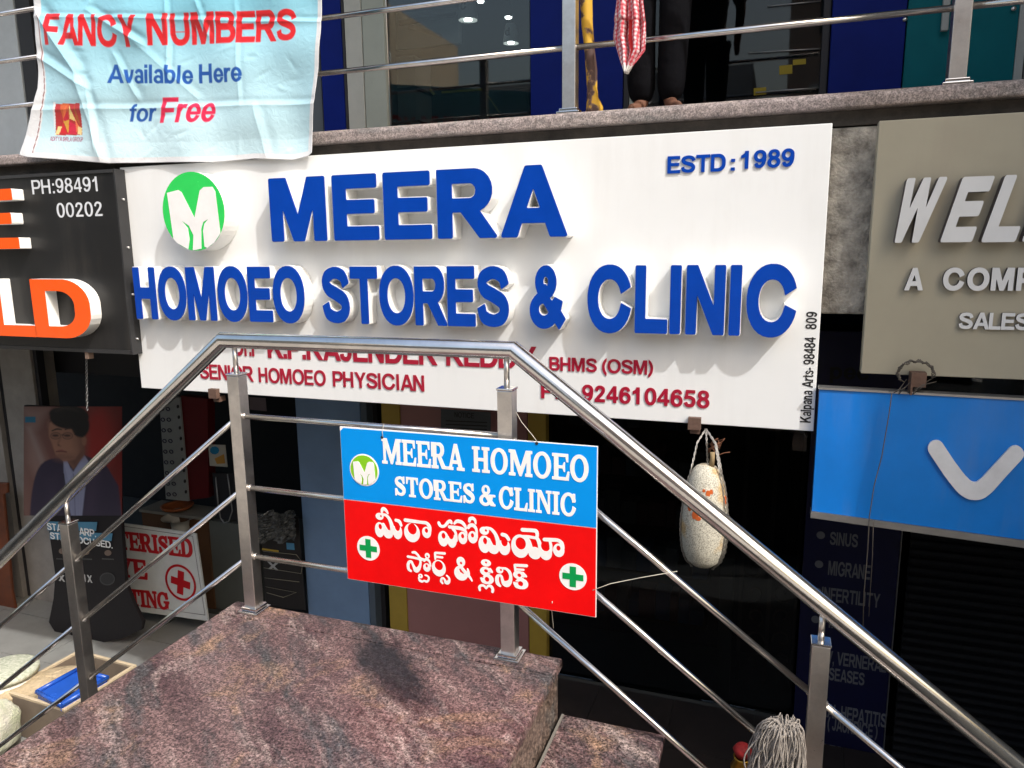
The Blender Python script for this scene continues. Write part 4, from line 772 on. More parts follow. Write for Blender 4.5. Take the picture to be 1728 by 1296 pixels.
    tri((.62, .12, .03), (102, 175), (118, 175), (116, 200), (106, 205)); tri((.78, .16, .05), (108, 185), (114, 178), (112, 200), (106, 205)); tri((.85, .62, .22), (119, 178), (128, 205), (117, 200)); tri((.55, .02, .04), (106, 200), (115, 185), (116, 203), (108, 204)); tri((.42, .10, .02), (128, 175), (136, 212), (128, 200)); tri((.85, .20, .08), (127, 200), (134, 215), (128, 226)); tri((.88, .66, .30), (92, 228), (97, 213), (103, 214), (99, 226)); tri((.88, .66, .30), (130, 226), (132, 213), (139, 216), (138, 228)); tri((.70, .35, .05), (106, 205), (116, 202), (114, 226)); tri((.62, .02, .03), (100, 224), (105, 207), (112, 226)); tri((.66, .02, .06), (116, 204), (127, 210), (129, 226), (114, 226)); tri((.75, .75, .76), (90, 172), (94, 172), (92, 215), (88, 230))
    ink('ADITYA BIRLA GROUP', 85, 238, 140, 239, 7.5, (.35, .02, .10), .0)
    V = []; inv = 1/FPX
    dx = (PX-864)*inv; dy = (PY-648)*inv
    D = [RT[i]*dx-UP[i]*dy+FW[i] for i in range(3)]; t = Y0/D[1]; X = D[0]*t; Z = CAMZ+D[2]*t; Yv = Y0+dz
    V = np.stack([X, Yv, Z], -1).reshape(-1, 3)
    F = [(j*nu+i, j*nu+i+1, (j+1)*nu+i+1, (j+1)*nu+i) for j in range(nv-1) for i in range(nu-1)]
    me = bpy.data.meshes.new('banner'); me.from_pydata(V.tolist(), [], F)
    at_ = me.color_attributes.new('print', 'FLOAT_COLOR', 'POINT'); at_.data.foreach_set('color', np.concatenate([col.reshape(-1, 3), np.ones((nu*nv, 1))], 1).ravel())
    me.polygons.foreach_set('use_smooth', [True]*len(F)); me.update()
    m = bpy.data.materials.new('printed_flex'); m.use_nodes = True; nt = m.node_tree; b = nt.nodes['Principled BSDF']; a = nt.nodes.new('ShaderNodeAttribute'); a.attribute_name = 'print'; nt.links.new(a.outputs['Color'], b.inputs['Base Color'])
    b.inputs['Roughness'].default_value = .42
    n = nt.nodes.new('ShaderNodeTexNoise'); n.inputs['Scale'].default_value = 22; n.inputs['Detail'].default_value = 5; n.inputs['Distortion'].default_value = 1.2; g = nt.nodes.new('ShaderNodeNewGeometry'); nt.links.new(g.outputs['Position'], n.inputs[0])
    bp = nt.nodes.new('ShaderNodeBump'); bp.inputs['Strength'].default_value = .25; bp.inputs['Distance'].default_value = .01; nt.links.new(n.outputs[0], bp.inputs['Height']); nt.links.new(bp.outputs[0], b.inputs['Normal'])
    me.materials.append(m); o = bpy.data.objects.new('banner', me); COL.objects.link(o)
    md = o.modifiers.new('thickness', 'SOLIDIFY'); md.thickness = .0015; md.offset = 1
    tag(o, 'creased pale blue plastic banner printed FANCY NUMBERS hanging over the upper railing', 'banner')
banner()

# ------------------------------------------------------------------ upper shops (behind the walkway)
YQ = 5.0; ZU = 2.033
def vbox(mb, pxl, pxr, Y, dy, z0, z1, mi=0, pyr=100):
    """upright board seen between two columns of the photograph"""
    return mb.box(at(pxl, pyr, Y).x, at(pxr, pyr, Y).x, Y, Y+dy, z0, z1, mi)
us = thing('upper_shopfront', 'upper shopfronts with deep blue and teal panels and a glass door behind the steel railing', 'shopfront', (-.5, YQ, ZU))
navy = mat('navy_panel', (.004, .016, .19), .4, nscale=3, namt=.12, spec=.12); teal = mat('teal_panel', (.0, .15, .18), .4, nscale=3, namt=.10, spec=.15)
frame_g = mat('grey_green_frame', (.36, .40, .36), .5, nscale=4, namt=.08); frame_l = mat('light_frame', (.46, .48, .45), .5, nscale=4, namt=.08); frame_d = flat((.035, .035, .04), .4)
def upp(name, l, r, m, Y=YQ, dy=.05, z0=ZU, z1=4.99, bev=.004, par=None): return part(name, vbox(MB(), l, r, Y, dy, z0, z1), m, par or us, bev)
upp('panel', -240, 33, flat((.50, .56, .60), .5)); upp('panel', 36, 60, frame_d)
upp('panel', 61, 540, flat((.10, .12, .14), .5), Y=YQ+.04)
upp('panel', 541, 578, navy); upp('panel', 579, 583, frame_d, dy=.03)
upp('frame_post', 584, 612, frame_l, dy=.09); upp('frame_post', 613.5, 650, frame_g, dy=.08); upp('frame_post', 651, 656, bright_m, dy=.04, Y=YQ+.02)
upp('panel', 895, 948, navy); upp('panel', 949, 1052, navy, Y=YQ+.012); upp('frame_post', 1053, 1062, frame_d); upp('frame_post', 1063, 1070, frame_g)
upp('panel', 1400, 1524, navy, Y=YQ-.03); upp('panel', 1526, 1712, teal, Y=YQ-.02); upp('frame_post', 1713, 1728, frame_l, Y=YQ-.03); upp('panel', 1729, 1900, flat((.2, .2, .19)))
upp('frame_post', 1385, 1398, frame_d)
dr = upp('glass_door', 657, 894, win, Y=YQ+.03, dy=.012, bev=0)
upp('glass_door', 1071, 1384, win_d, Y=YQ+.03, dy=.012, bev=0)
part('handle', vbox(MB(), 1590, 1602, YQ-.06, .03, at(1595, 56, YQ).z, 3.2, pyr=30), frame_l, us, .004)
for x, y in ((1527, 33), (1710, 15)):
    c = at(x, y, YQ-.03); part('screw', MB().lathe([(0, .012), (.012, .009), (.014, 0)], (c.x, YQ-.031, c.z), 12, ax=Matrix.Rotation(R(90), 3, 'X')), bright_m, us)
for l, r, y0, y1 in ((1262, 1397, 88, 80), (1275, 1395, 155, 146), (1295, 1385, 9, 0)):
    a, b = at(l, y0, YQ), at(r, y1, YQ); part('rail_line', MB().tube([(a.x, YQ+.02, a.z), (b.x, YQ+.02, b.z)], .004, 8), trim, us)
for l, r, t_, b_ in ((1272, 1293, 149, 161), (1315, 1337, 111, 126), (1338, 1360, 101, 110)):
    m_ = MB(); pxp(m_, [(l, b_), (r, b_-2), (r, t_-2), (l, t_)], YQ+.026, .002); part('sticker', m_, flat((.30, .23, .02)), us)
# inside the upper shop
ins = thing('display_unit', 'pale display columns and shelf seen through the upper glass door', 'display unit', (-2.2, 6.0, ZU))
m_ = MB(); vbox(m_, 668, 700, 5.7, .3, ZU, at(680, 95, 5.7).z); part('column', m_, flat((.42, .43, .40)), ins, .01)
for y in (151, 207): c = at(680, y, 5.7); m_ = MB(); vbox(m_, 666, 702, 5.69, .31, c.z-.012, c.z+.012); part('shelf', m_, frame_d, ins)
m_ = MB(); pxp(m_, [(668, 22), (775, 12), (775, 72), (668, 84)], 6.2, .05); part('reflected_building', m_, flat((.40, .43, .45)), ins)  # pale board and dark bars painted in for a reflection in the glass
m_ = MB(); pxp(m_, [(672, 35), (770, 20), (770, 26), (674, 43)], 6.17, .02); part('reflected_cable', m_, frame_d, ins)
m_ = MB(); pxp(m_, [(690, 40), (746, 58), (742, 63), (688, 48)], 6.16, .02); part('reflected_bar', m_, flat((.32, .31, .28)), ins)
tb_ = thing('counter', 'dark counter with thin painted yellow reflections inside the upper shop', 'counter', (-1.5, 5.9, ZU))
m_ = MB(); vbox(m_, 700, 890, 6.0, .6, ZU, at(800, 155, 6.0).z); part('body', m_, flat((.03, .045, .05)), tb_, .01)
yel = flat((.62, .48, .03))  # yellow bars stand in for reflections, painted as solid strips
m_ = MB(); pxp(m_, [(745, 154), (812, 149), (812, 152), (745, 157)], 5.97, .02); part('reflection_strip', m_, yel, tb_)
m_ = MB(); pxp(m_, [(692, 118), (695, 117), (733, 158), (730, 160)], 5.96, .02); part('reflection_strip', m_, yel, tb_)
m_ = MB(); pxp(m_, [(822, 162), (824, 161), (843, 189), (841, 190)], 5.96, .02); part('reflection_strip', m_, flat((.3, .28, .1)), tb_)
def pendant(px, py, Y, w, h, ch, lab):
    c = at(px, py, Y); k = at(px+w, py, Y).x-c.x; hh = c.z-at(px, py+h, Y).z
    p = thing('pendant_lamp', lab, 'lamp', (c.x, Y, c.z), 'pendant lamps in the upper shop')
    part('shade', MB().lathe([(k*.25, 0), (k*.32, -.01), (k*.5, -hh), (k*.47, -hh-.01)], (c.x, Y, c.z), 24), flat((.62, .62, .60)), p)
    part('bulb', MB().lathe([(0, -hh+.01), (k*.2, -hh), (k*.2, -hh-.012), (0, -hh-.015)], (c.x, Y, c.z), 16), mat('lamp_glow', (.9, .9, .85), emis=(1, .97, .9, 9)), p)
    part('cord', MB().tube([(c.x, Y, c.z), (c.x, Y, 4.95)], .004, 6), frame_d, p)
    zc = c.z-hh*.75; write(p, ch, c.x-k*.22, c.x+k*.1, zc, zc+hh*.42, Y-k*.47, .004, blackink)
pendant(862, 40, 6.2, 27, 31, 'd', 'small white pendant lamp marked d inside the upper shop'); pendant(789, -12, 6.0, 32, 44, 'c', 'white pendant lamp marked c cut by the top edge of the photo')
for i, (x, y) in enumerate(((811, 4), (858, 31))):
    c = at(x, y, 6.6); o = part('downlight', MB().lathe([(0, .0), (.028, 0), (.032, .012), (0, .012)], (c.x, 6.6, c.z), 20, ax=Matrix.Scale(1, 3)), MATS['lamp_glow']); tag(o, ['round glowing downlight just right of the pendant lamp marked c', 'round glowing downlight just above the pendant lamp marked d'][i], 'light', 'downlights in the upper shop')

# painted pole, cloth, person on the walkway
pm = bpy.data.materials.new('peeling_yellow_paint'); pm.use_nodes = True; nt = pm.node_tree; b = nt.nodes['Principled BSDF']; b.inputs['Roughness'].default_value = .7
g_ = nt.nodes.new('ShaderNodeNewGeometry'); n = nt.nodes.new('ShaderNodeTexNoise'); n.inputs['Scale'].default_value = 13; n.inputs['Detail'].default_value = 7; nt.links.new(g_.outputs['Position'], n.inputs[0]); r_ = nt.nodes.new('ShaderNodeValToRGB'); nt.links.new(n.outputs[0], r_.inputs[0]); nt.links.new(r_.outputs[0], b.inputs['Base Color'])
e = r_.color_ramp.elements; e[0].position = .46; e[0].color = (.10, .055, .045, 1); e[1].position = .53; e[1].color = (.72, .42, .04, 1); x_ = e.new(.49); x_.color = (.26, .15, .10, 1)
pt = []
for i, (x, y, r) in enumerate(((984, -80, .038), (988, 0, .036), (992, 45, .033), (995, 80, .03), (997, 120, .034), (1000, 150, .030), (1001, 168, .036), (1002, 182, .05), (1003, 196, .055))):
    c = at(x, y, 3.66); pt.append((c, r))
o = part('painted_pole', MB().tube([(c.x+.004*math.sin(i*2), 3.66, max(c.z, 2.036)) for i, (c, r) in enumerate(pt)], [r*.82 for c, r in pt], 16), pm); tag(o, 'rusty pole with peeling yellow paint standing behind the railing post', 'pole')

def gamcha():
    """red and white checked cloth hanging from the upper handrail, folded to a point"""
    nu, nv = 60, 90; V = []; F = []; C_ = []
    prof = [(-.9, 1040, 1084), (0, 1040, 1086), (.25, 1036, 1090), (.5, 1034, 1091), (.70, 1042, 1090), (.85, 1048, 1076), (1, 1056, 1059)]
    for j in range(nv):
        v = j/(nv-1); py = -60+v*184; t = (py)/124
        l = np.interp(t, [p[0] for p in prof], [p[1] for p in prof]); r = np.interp(t, [p[0] for p in prof], [p[2] for p in prof])
        for i in range(nu):
            u = i/(nu-1); Y = 3.50+.020*math.sin(u*15+v*2)+.012*math.sin(u*31+3*v)-.012*v
            if t < .28: Y -= .018+.01*math.sin(u*6)
            c = at(l+(r-l)*u, py, 3.5); V.append((c.x, Y, c.z)); s = u*13+v*1.2+.4*math.sin(v*9); q_ = (v*26+u*2.5) % 1; w_ = (s % 1)
            red = w_ < .5; cross_ = q_ < .42; k = ((.46, .02, .04) if cross_ else (.60, .14, .17)) if red else ((.60, .16, .19) if cross_ else (.74, .68, .70))
            if .50 < u < .62 and t > .28: k = (.62, .03, .03)
            if t > .9: k = (.74, .72, .68)
            C_.append((*k, 1))
    F = [(j*nu+i, j*nu+i+1, (j+1)*nu+i+1, (j+1)*nu+i) for j in range(nv-1) for i in range(nu-1)]
    me = bpy.data.meshes.new('cloth'); me.from_pydata(V, [], F); a = me.color_attributes.new('print', 'FLOAT_COLOR', 'POINT'); a.data.foreach_set('color', np.array(C_).ravel()); me.polygons.foreach_set('use_smooth', [True]*len(F)); me.update()
    m = bpy.data.materials.new('checked_cotton'); m.use_nodes = True; nt = m.node_tree; b = nt.nodes['Principled BSDF']; a = nt.nodes.new('ShaderNodeAttribute'); a.attribute_name = 'print'; nt.links.new(a.outputs['Color'], b.inputs['Base Color']); b.inputs['Roughness'].default_value = .95; me.materials.append(m)
    o = bpy.data.objects.new('checked_cloth', me); COL.objects.link(o); o.modifiers.new('s', 'SOLIDIFY').thickness = .004; o.modifiers.new('d', 'SUBSURF').render_levels = 1
    tag(o, 'red and white checked cloth hanging in a point from the upper railing', 'cloth')
gamcha()

def skin(name, V, E, rad, m, parent, sub=2, loc=(0, 0, 0)):
    me = bpy.data.meshes.new(name); me.from_pydata([tuple(Vector(v)) for v in V], E, []); o = bpy.data.objects.new(name, me); COL.objects.link(o)
    o.modifiers.new('skin', 'SKIN'); 
    for i, r in enumerate(rad):
        k = me.skin_vertices[0].data[i]; k.radius = r if isinstance(r, tuple) else (r, r); k.use_root = (i == 0)
    md = o.modifiers.new('sub', 'SUBSURF'); md.render_levels = sub; md.levels = sub; o.modifiers['skin'].use_smooth_shade = True
    me.materials.append(m)
    if parent: o.parent = parent
    return o
def person(x, y, z):
    p = thing('person', 'person in dark trousers and sandals standing behind the upper railing, only the legs in view', 'person', (x, y, z))
    sk = mat('brown_skin', (.20, .09, .055), .6); cl = mat('dark_trousers', (.005, .005, .007), .95, nscale=20, bump=1., bscale=12, spec=.1); sh = mat('grey_shirt', (.10, .10, .11), .9, bump=.4, bscale=14)
    # whole figure as one skinned body; trousers and shirt follow it
    V = [(0, 0, .95), (0, .01, 1.15), (0, .0, 1.35), (0, .01, 1.48), (0, -.01, 1.56), (0, -.02, 1.66), (0, -.01, 1.74),
         (-.09, 0, .90), (-.08, -.02, .50), (-.07, .03, .09), (-.09, -.08, .035), (-.10, -.17, .022), (.09, 0, .90), (.08, -.03, .50), (.06, .02, .09), (.10, -.08, .035), (.14, -.16, .022),
         (-.19, 0, 1.42), (-.24, .03, 1.14), (-.22, -.10, .93), (.19, 0, 1.42), (.25, .03, 1.14), (.22, -.10, .93), (-.22, -.16, .86), (.22, -.16, .86)]
    E = [(0, 1), (1, 2), (2, 3), (3, 4), (4, 5), (5, 6), (0, 7), (7, 8), (8, 9), (9, 10), (10, 11), (0, 12), (12, 13), (13, 14), (14, 15), (15, 16), (2, 17), (17, 18), (18, 19), (2, 20), (20, 21), (21, 22), (19, 23), (22, 24)]
    rad = [(.14, .10), (.13, .09), (.16, .10), (.055, .055), (.055, .06), (.085, .095), (.06, .07), .085, .052, .035, (.036, .03), (.036, .018), .085, .052, .035, (.036, .03), (.036, .018), .05, .04, .027, .05, .04, .027, (.03, .018), (.03, .018)]
    skin('body', V, E, rad, sk, p)
    skin('trousers', [(0, 0, .98), (-.09, 0, .88), (-.085, -.02, .50), (-.075, .02, .07), (.09, 0, .88), (.085, -.03, .50), (.065, .01, .07)], [(0, 1), (1, 2), (2, 3), (0, 4), (4, 5), (5, 6)], [(.16, .12), .10, .082, .072, .10, .082, .072], cl, p)
    skin('shirt', [(0, 0, .92), (0, 0, 1.15), (0, 0, 1.38), (0, .01, 1.47), (-.19, 0, 1.41), (-.24, .03, 1.16), (.19, 0, 1.41), (.25, .03, 1.16)], [(0, 1), (1, 2), (2, 3), (2, 4), (4, 5), (2, 6), (6, 7)], [(.165, .125), (.155, .11), (.18, .12), .065, .065, .055, .065, .055], sh, p)
    hb = MB(); hb.lathe([(0, .105), (.05, .10), (.085, .07), (.097, .02), (.094, -.03), (.085, -.06)], (0, .012, 1.70), 20); part('hair', hb, flat((.01, .008, .008), .6)).parent = p
    m_ = MB()
    for s in (-1, 1): m_.lathe([(0, -.01), (.009, -.006), (.011, 0), (.009, .006), (0, .01)], (s*.032, -.098, 1.665), 10)
    part('eyes', m_, flat((.02, .015, .012))).parent = p
    m_ = MB(); m_.tube([(0, -.10, 1.67), (0, -.122, 1.635), (0, -.10, 1.625)], [.008, .013, .008], 8); part('nose', m_, sk).parent = p
    m_ = MB(); m_.tube([(-.024, -.09, 1.598), (0, -.104, 1.596), (.024, -.09, 1.598)], .006, 8); part('mouth', m_, flat((.22, .07, .06))).parent = p
    for s, fx, fy, dx in ((-1, -.07, 0, -.03), (1, .07, 0, .08)):
        m_ = MB(); a = Vector((fx, .05, .008)); d_ = Vector((dx, -.24, 0)); m_.tube([a, a+d_*.5, a+d_, a+d_*1.06], [.042, .046, .046, .03], 12, twist=0)
        m_.v = [(v[0], v[1], .012+(v[2]-.008)*.25) for v in m_.v]; o = part('sandal', m_, flat((.02, .016, .014))); o.parent = p
    return p
person(-.60, 3.84, 2.034)
gc = at(1100, 60, 4.3)

# ------------------------------------------------------------------ lower shops
YL = 5.4
ls = thing('lower_shopfront', 'shaded basement shopfront with a slate blue pilaster, mauve wall with mustard bands and dark glass', 'shopfront', (-1.5, YL, FL))
def lp(name, l, r, m, Y=YL, dy=.08, z0=FL, z1=1.79, py=900, par=None, bev=.004): return part(name, MB().box(at(l, py, Y).x, at(r, py, Y).x, Y, Y+dy, z0, z1), m, par or ls, bev)
slate = mat('slate_blue_paint', (.20, .32, .52), .55, nscale=2, namt=.1); mauve = mat('mauve_paint', (.40, .19, .18), .6, nscale=2, namt=.08); mustard = mat('mustard_paint', (.50, .34, .05), .6, nscale=3, namt=.1)
piermat = mat('dirty_white_wall', (.36, .335, .31), .8, nscale=4, bump=.2, col2=(.25, .23, .21))
lp('wall', -200, 18, piermat, Y=5.1, dy=.3, py=850); lp('gap_panel', 19, 30, frame_d, Y=5.15, py=850); lp('pier', 31, 82, piermat, Y=5.12, dy=.25, py=850); lp('gap_panel', 83, 92, frame_d, Y=5.15, py=850)
lp('shutter_box', 93, 505, flat((.035, .035, .04)), z0=.25, Y=YL+.05, py=680)
lp('pilaster', 512, 617, slate, dy=.25); lp('frame_post', 618, 628, flat((.10, .13, .17)), dy=.15); lp('gap_panel', 629, 645, frame_d, Y=YL+.1)
lp('mustard_band', 652, 682, mustard, Y=YL+.02); lp('mauve_wall', 683, 846, mauve, Y=YL+.03); lp('gap_panel', 847, 856, frame_d, Y=YL+.02)
lp('mauve_wall', 857, 891, mauve, Y=YL+.03); lp('mustard_band', 892, 922, mustard, Y=YL+.02)
lp('frame_post', 1218, 1242, flat((.10, .10, .08)), Y=YL+.2, z1=at(1230, 942, YL+.2).z)
part('glass_front', MB().box(at(925, 900, YL+.1).x, 1.95, YL+.1, YL+.11, FL, 1.79), win_d, ls)
lp('back_partition', 925, 1700, flat((.03, .028, .032)), Y=YL+.95)
# roller shutter at the right
sh = thing('roller_shutter', 'dark grey roller shutter in the shade at the bottom right corner', 'shutter', (1.2, 5.2, FL))
zt0 = at(1600, 880, 5.2).z
for i in range(34):
    z = FL+.012+i*.062
    if z > zt0+.3: break
    o = part('slat', MB().tube([(at(1530, 1000, 5.2).x, 5.22, z+.03), (1.98, 5.22, z+.03)], .030, 8, smooth=False), flat((.012, .012, .014), .6), sh)
# list of treatments
lb = thing('treatment_list', 'tall navy panel listing treatments in grey capitals, half in the dark behind the right railing', 'sign', (.6, 5.25, FL))
YT = 5.25; zt_ = at(1450, 560, YT).z
part('panel', MB().box(at(1352, 1000, YT).x, at(1512, 1000, YT).x, YT, YT+.04, FL, zt_), mat('navy_flex', (.006, .008, .06), .4), lb, .003)
part('edge_trim', MB().box(at(1513, 1000, YT).x, at(1514.5, 1000, YT).x, YT-.004, YT+.04, FL, zt_), trim, lb)
gt = flat((.24, .24, .26), .5)
for t_, l, b_, r, tp in (('SINUS', 1400, 919, 1447, 897), ('MIGRANE', 1397, 970, 1468, 946), ('INFERTILITY', 1386, 1013, 1484, 990), ('HAIR', 1390, 1058, 1432, 1038), ('HIV, VERNERAL', 1380, 1117, 1495, 1095), ('DISEASES', 1384, 1145, 1458, 1124), ('VIRAL HEPATITIS', 1372, 1206, 1495, 1183), ('( JAUNDICE )', 1396, 1231, 1480, 1209), ('PILES', 1375, 1272, 1420, 1252)):
    wr(lb, t_, l, b_, r, tp, YT-.003, .002, gt)
for x, y in ((1385, 903), (1382, 952), (1379, 998), (1376, 1045), (1373, 1104), (1370, 1190), (1368, 1258)):
    c = at(x, y, YT); part('bullet', MB().disc(c.x, c.z, .027, .027, YT-.003, YT-.001, n=20), gt, lb)
wr(lb, 'pec', 1400, 639, 1466, 612, YT-.003, .002, flat((.03, .03, .035)))
nt_ = thing('notice_sheet', 'small grey notice sheet on the dark glass below the white signboard', 'notice', (at(785, 720, 5.3).x, 5.3, at(785, 720, 5.3).z))
m_ = MB(); pxp(m_, [(744, 690), (828, 696), (828, 728), (744, 722)], 5.3, .004); part('sheet', m_, flat((.10, .11, .12)), nt_)
wr(nt_, 'NOTICE', 767, 704, 800, 695, 5.297, .002, blackink)
for k in range(3): m_ = MB(); pxp(m_, [(752, 709+k*6), (822, 712+k*6), (822, 714+k*6), (752, 711+k*6)], 5.298, .0015); part('text_row', m_, blackink, nt_)

lt = thing('lattice_screen', 'dim ornamental screen with curls behind the dark glass, right of the mauve wall', 'screen', (at(1300, 1050, 5.9).x, 5.9, FL))
dim = flat((.10, .08, .07), .7)
for k in range(7):
    for s in (-1, 1):
        cx, cy_ = 1296+s*24, 960+k*40; pts = [at(cx+s*(18-1.6*i)*math.cos(i*.62+k), cy_+(18-1.6*i)*math.sin(i*.62+k), 5.9) for i in range(10)]; part('curl', MB().tube(pts, .009, 6), dim, lt)
for x in (1250, 1298, 1345): A_ = at(x, 1000, 5.9); part('upright', MB().box(A_.x-.015, A_.x+.015, 5.89, 5.93, FL, .2), dim, lt)
sf = thing('medicine_shelf', 'dim shelf of small boxes in the dark shop below the signboard', 'shelf', (at(1080, 900, 6.1).x, 6.1, FL))
rs = np.random.RandomState(6)
for k in range(5):
    z_ = FL+.35+k*.42; xa, xb = at(960, 900, 6.1).x, at(1200, 900, 6.1).x; part('board', MB().box(xa, xb, 6.0, 6.3, z_-.012, z_+.012), flat((.05, .035, .025), .6), sf); x = xa+.02
    while x < xb-.1:
        w_ = rs.uniform(.06, .14); h_ = rs.uniform(.12, .3); cc = [(.13, .11, .09), (.07, .10, .15), (.15, .06, .05), (.16, .16, .15)][rs.randint(4)]; part('box', MB().box(x, x+w_, 6.02, 6.2, z_+.013, z_+h_), flat(cc, .6), sf); x += w_+.008
# standee with a man's portrait
YN = 4.68
stn = thing('poster_stand', 'dark promotional stand with a portrait of a man in glasses and a navy jacket', 'poster stand', (at(150, 1000, YN).x, YN, FL))
prof = [(40, 684), (193, 690), (196, 760), (206, 905), (212, 985), (226, 1020), (241, 1050), (238, 1063), (205, 1078), (165, 1086), (120, 1081), (92, 1066), (82, 1050), (90, 1010), (93, 970), (80, 880), (60, 780)]
m_ = MB(); pxp(m_, prof, YN, .035); part('panel', m_, mat('stand_black', (.018, .016, .018), .5, spec=.2), stn, .004)
def art(pts, c, k, lab='print', r=.4):
    m_ = MB(); pxp(m_, pts, YN-.0012*k, .001); return part(lab, m_, flat(tuple(x*.62 for x in c), r), stn)
def portrait():
    """printed sheet: a man in glasses, three-quarter view, soft studio shading (flat print)"""
    global G
    x0, x1, y0, y1 = 40, 206, 686, 870; nu, nv = 210, 240; PX, PY = np.meshgrid(np.linspace(x0, x1, nu), np.linspace(y0, y1, nv)); G = Gd.__new__(Gd); G.X, G.Y = PX, PY
    col = np.zeros((nv, nu, 3)); t = ((PX-40)/150)[..., None]; col[:] = np.array((.13, .070, .060))*(1-t)+np.array((.10, .010, .008))*t
    def lay(F, c_, soft=1.2, amt=1.):
        k = (np.clip(.5-F/(2*soft), 0, 1)*amt)[..., None]; col[:] = col*(1-k)+np.array(c_)*k
    lay(po((40, 690), (82, 690), (60, 730), (86, 795), (66, 820), (50, 780)), (.20, .13, .115), 8, .8); lay(el(165, 740, 26, 50), (.22, .015, .012), 14, .9); lay(po((44, 720), (52, 720), (84, 800), (78, 810)), (.22, .17, .16), 3, .5)
    jk = st([(100, 778, 6), (78, 792, 12), (70, 830, 16), (68, 880, 18)]); body = U(jk, po((104, 774), (144, 768), (180, 786), (200, 820), (206, 875), (64, 875), (72, 800)))
    lay(body, (.022, .016, .035), 1.5); lay(po((150, 790), (168, 800), (160, 870), (140, 870)), (.034, .024, .048), 7, .8); lay(po((78, 810), (100, 795), (98, 870), (80, 870)), (.030, .022, .044), 7, .7)
    lay(po((107, 776), (124, 796), (141, 767), (149, 778), (138, 875), (117, 875), (108, 812)), (.17, .18, .27), 1.2)
    for k in range(6): lay(st([(110+k*5.5, 790, .5), (116+k*4, 872, .5)]), (.13, .14, .23), .6, .6)
    lay(po((106, 775), (112, 772), (122, 800), (116, 812)), (.20, .21, .31), 1); lay(po((141, 766), (148, 778), (130, 810), (124, 798)), (.20, .21, .31), 1)
    lay(st([(124, 800, .7), (127, 872, .7)]), (.09, .09, .15), .8); lay(st([(107, 800, 1.2), (112, 835, 1.2), (118, 870, 1.2)]), (.010, .008, .016), 1)
    lay(po((111, 760), (143, 742), (142, 768), (124, 792), (110, 774)), (.15, .072, .05), 1.5); lay(po((118, 778), (140, 752), (142, 768), (126, 788)), (.085, .04, .03), 4, .9)
    face = U(el(112, 728, 30, 34), po((83, 735), (141, 730), (139, 758), (126, 775), (108, 779), (94, 768)))
    lay(face, (.225, .112, .075), 1.6); lay(el(137, 745, 9, 26), (.12, .055, .04), 9, .8); lay(el(100, 716, 16, 8), (.27, .14, .095), 7, .8); lay(el(106, 750, 12, 9), (.25, .12, .08), 7, .6); lay(el(110, 772, 18, 6), (.13, .062, .046), 6, .8)
    lay(el(142, 744, 4, 8), (.19, .09, .06), 1.5)
    hr = U(el(117, 704, 33, 20), el(136, 718, 15, 20), po((84, 712), (90, 694), (120, 690), (110, 712), (96, 708)), el(98, 698, 15, 10)); lay(hr, (.008, .006, .006), 1.8); lay(st([(95, 694, 1), (112, 688, 1.5), (130, 694, 1)]), (.03, .022, .02), 3, .7)
    for s in ((88, 727, 104, 725), (110, 725, 128, 729)): lay(st([(s[0], s[1], .9), ((s[0]+s[2])/2, s[1]-3, 1.3), (s[2], s[3], .8)]), (.02, .014, .012), 1)
    for cx in (94, 114): lay(el(cx, 735, 8, 5), (.15, .072, .052), 3, .8); lay(el(cx-.5, 735, 5, 1.8), (.03, .018, .015), 1.2, .9); lay(np.abs(el(cx, 735.5, 8.5, 5.5))-.35, (.02, .015, .015), .7, .9)
    lay(st([(104, 734, .6), (108, 734, .6)]), (.012, .01, .012), .7); lay(st([(126, 733, .8), (140, 737, .8)]), (.012, .01, .012), .7)
    lay(st([(103, 738, 1), (98, 749, 1.6), (102, 753, 1.3)]), (.15, .07, .05), 1.6, .8); lay(el(99, 751, 1.4, 1), (.07, .03, .025), .8)
    lay(st([(95, 762, 1), (103, 760.5, 1.6), (112, 763, 1)]), (.15, .045, .04), 1.2); lay(st([(95, 762, .5), (112, 762.5, .5)]), (.06, .02, .02), .7); lay(el(103, 768, 6, 1.4), (.14, .066, .05), 1.5, .7)
    lay(bx(42, 703, 60, 713), (.012, .11, .19), .8)
    Yp = YN-.0025; V = [tuple(at(float(x), float(y), Yp)) for x, y in zip(PX.ravel(), PY.ravel())]; F = [(j*nu+i, j*nu+i+1, (j+1)*nu+i+1, (j+1)*nu+i) for j in range(nv-1) for i in range(nu-1)]
    o_ = org(stn); me = bpy.data.meshes.new('portrait'); me.from_pydata([(v[0]-o_.x, v[1]-o_.y, v[2]-o_.z) for v in V], [], F); at_ = me.color_attributes.new('print', 'FLOAT_COLOR', 'POINT'); at_.data.foreach_set('color', np.concatenate([np.clip(col*1.3, 0, 1).reshape(-1, 3), np.ones((nu*nv, 1))], 1).ravel())
    m = bpy.data.materials.new('printed_portrait'); m.use_nodes = True; nt = m.node_tree; b = nt.nodes['Principled BSDF']; k = nt.nodes.new('ShaderNodeAttribute'); k.attribute_name = 'print'; nt.links.new(k.outputs['Color'], b.inputs['Base Color']); b.inputs['Roughness'].default_value = .35; me.materials.append(m)
    o = bpy.data.objects.new('portrait', me); COL.objects.link(o); o.parent = stn; o['label'] = 'printed portrait of a man in glasses, navy jacket and pale blue shirt'
portrait()
cy = (.13, .38, .60); art([(80, 880), (164, 881), (162, 896), (80, 895)], cy, 9, 'caption_strip'); art([(84, 897), (190, 900), (188, 913), (84, 910)], cy, 9, 'caption_strip')
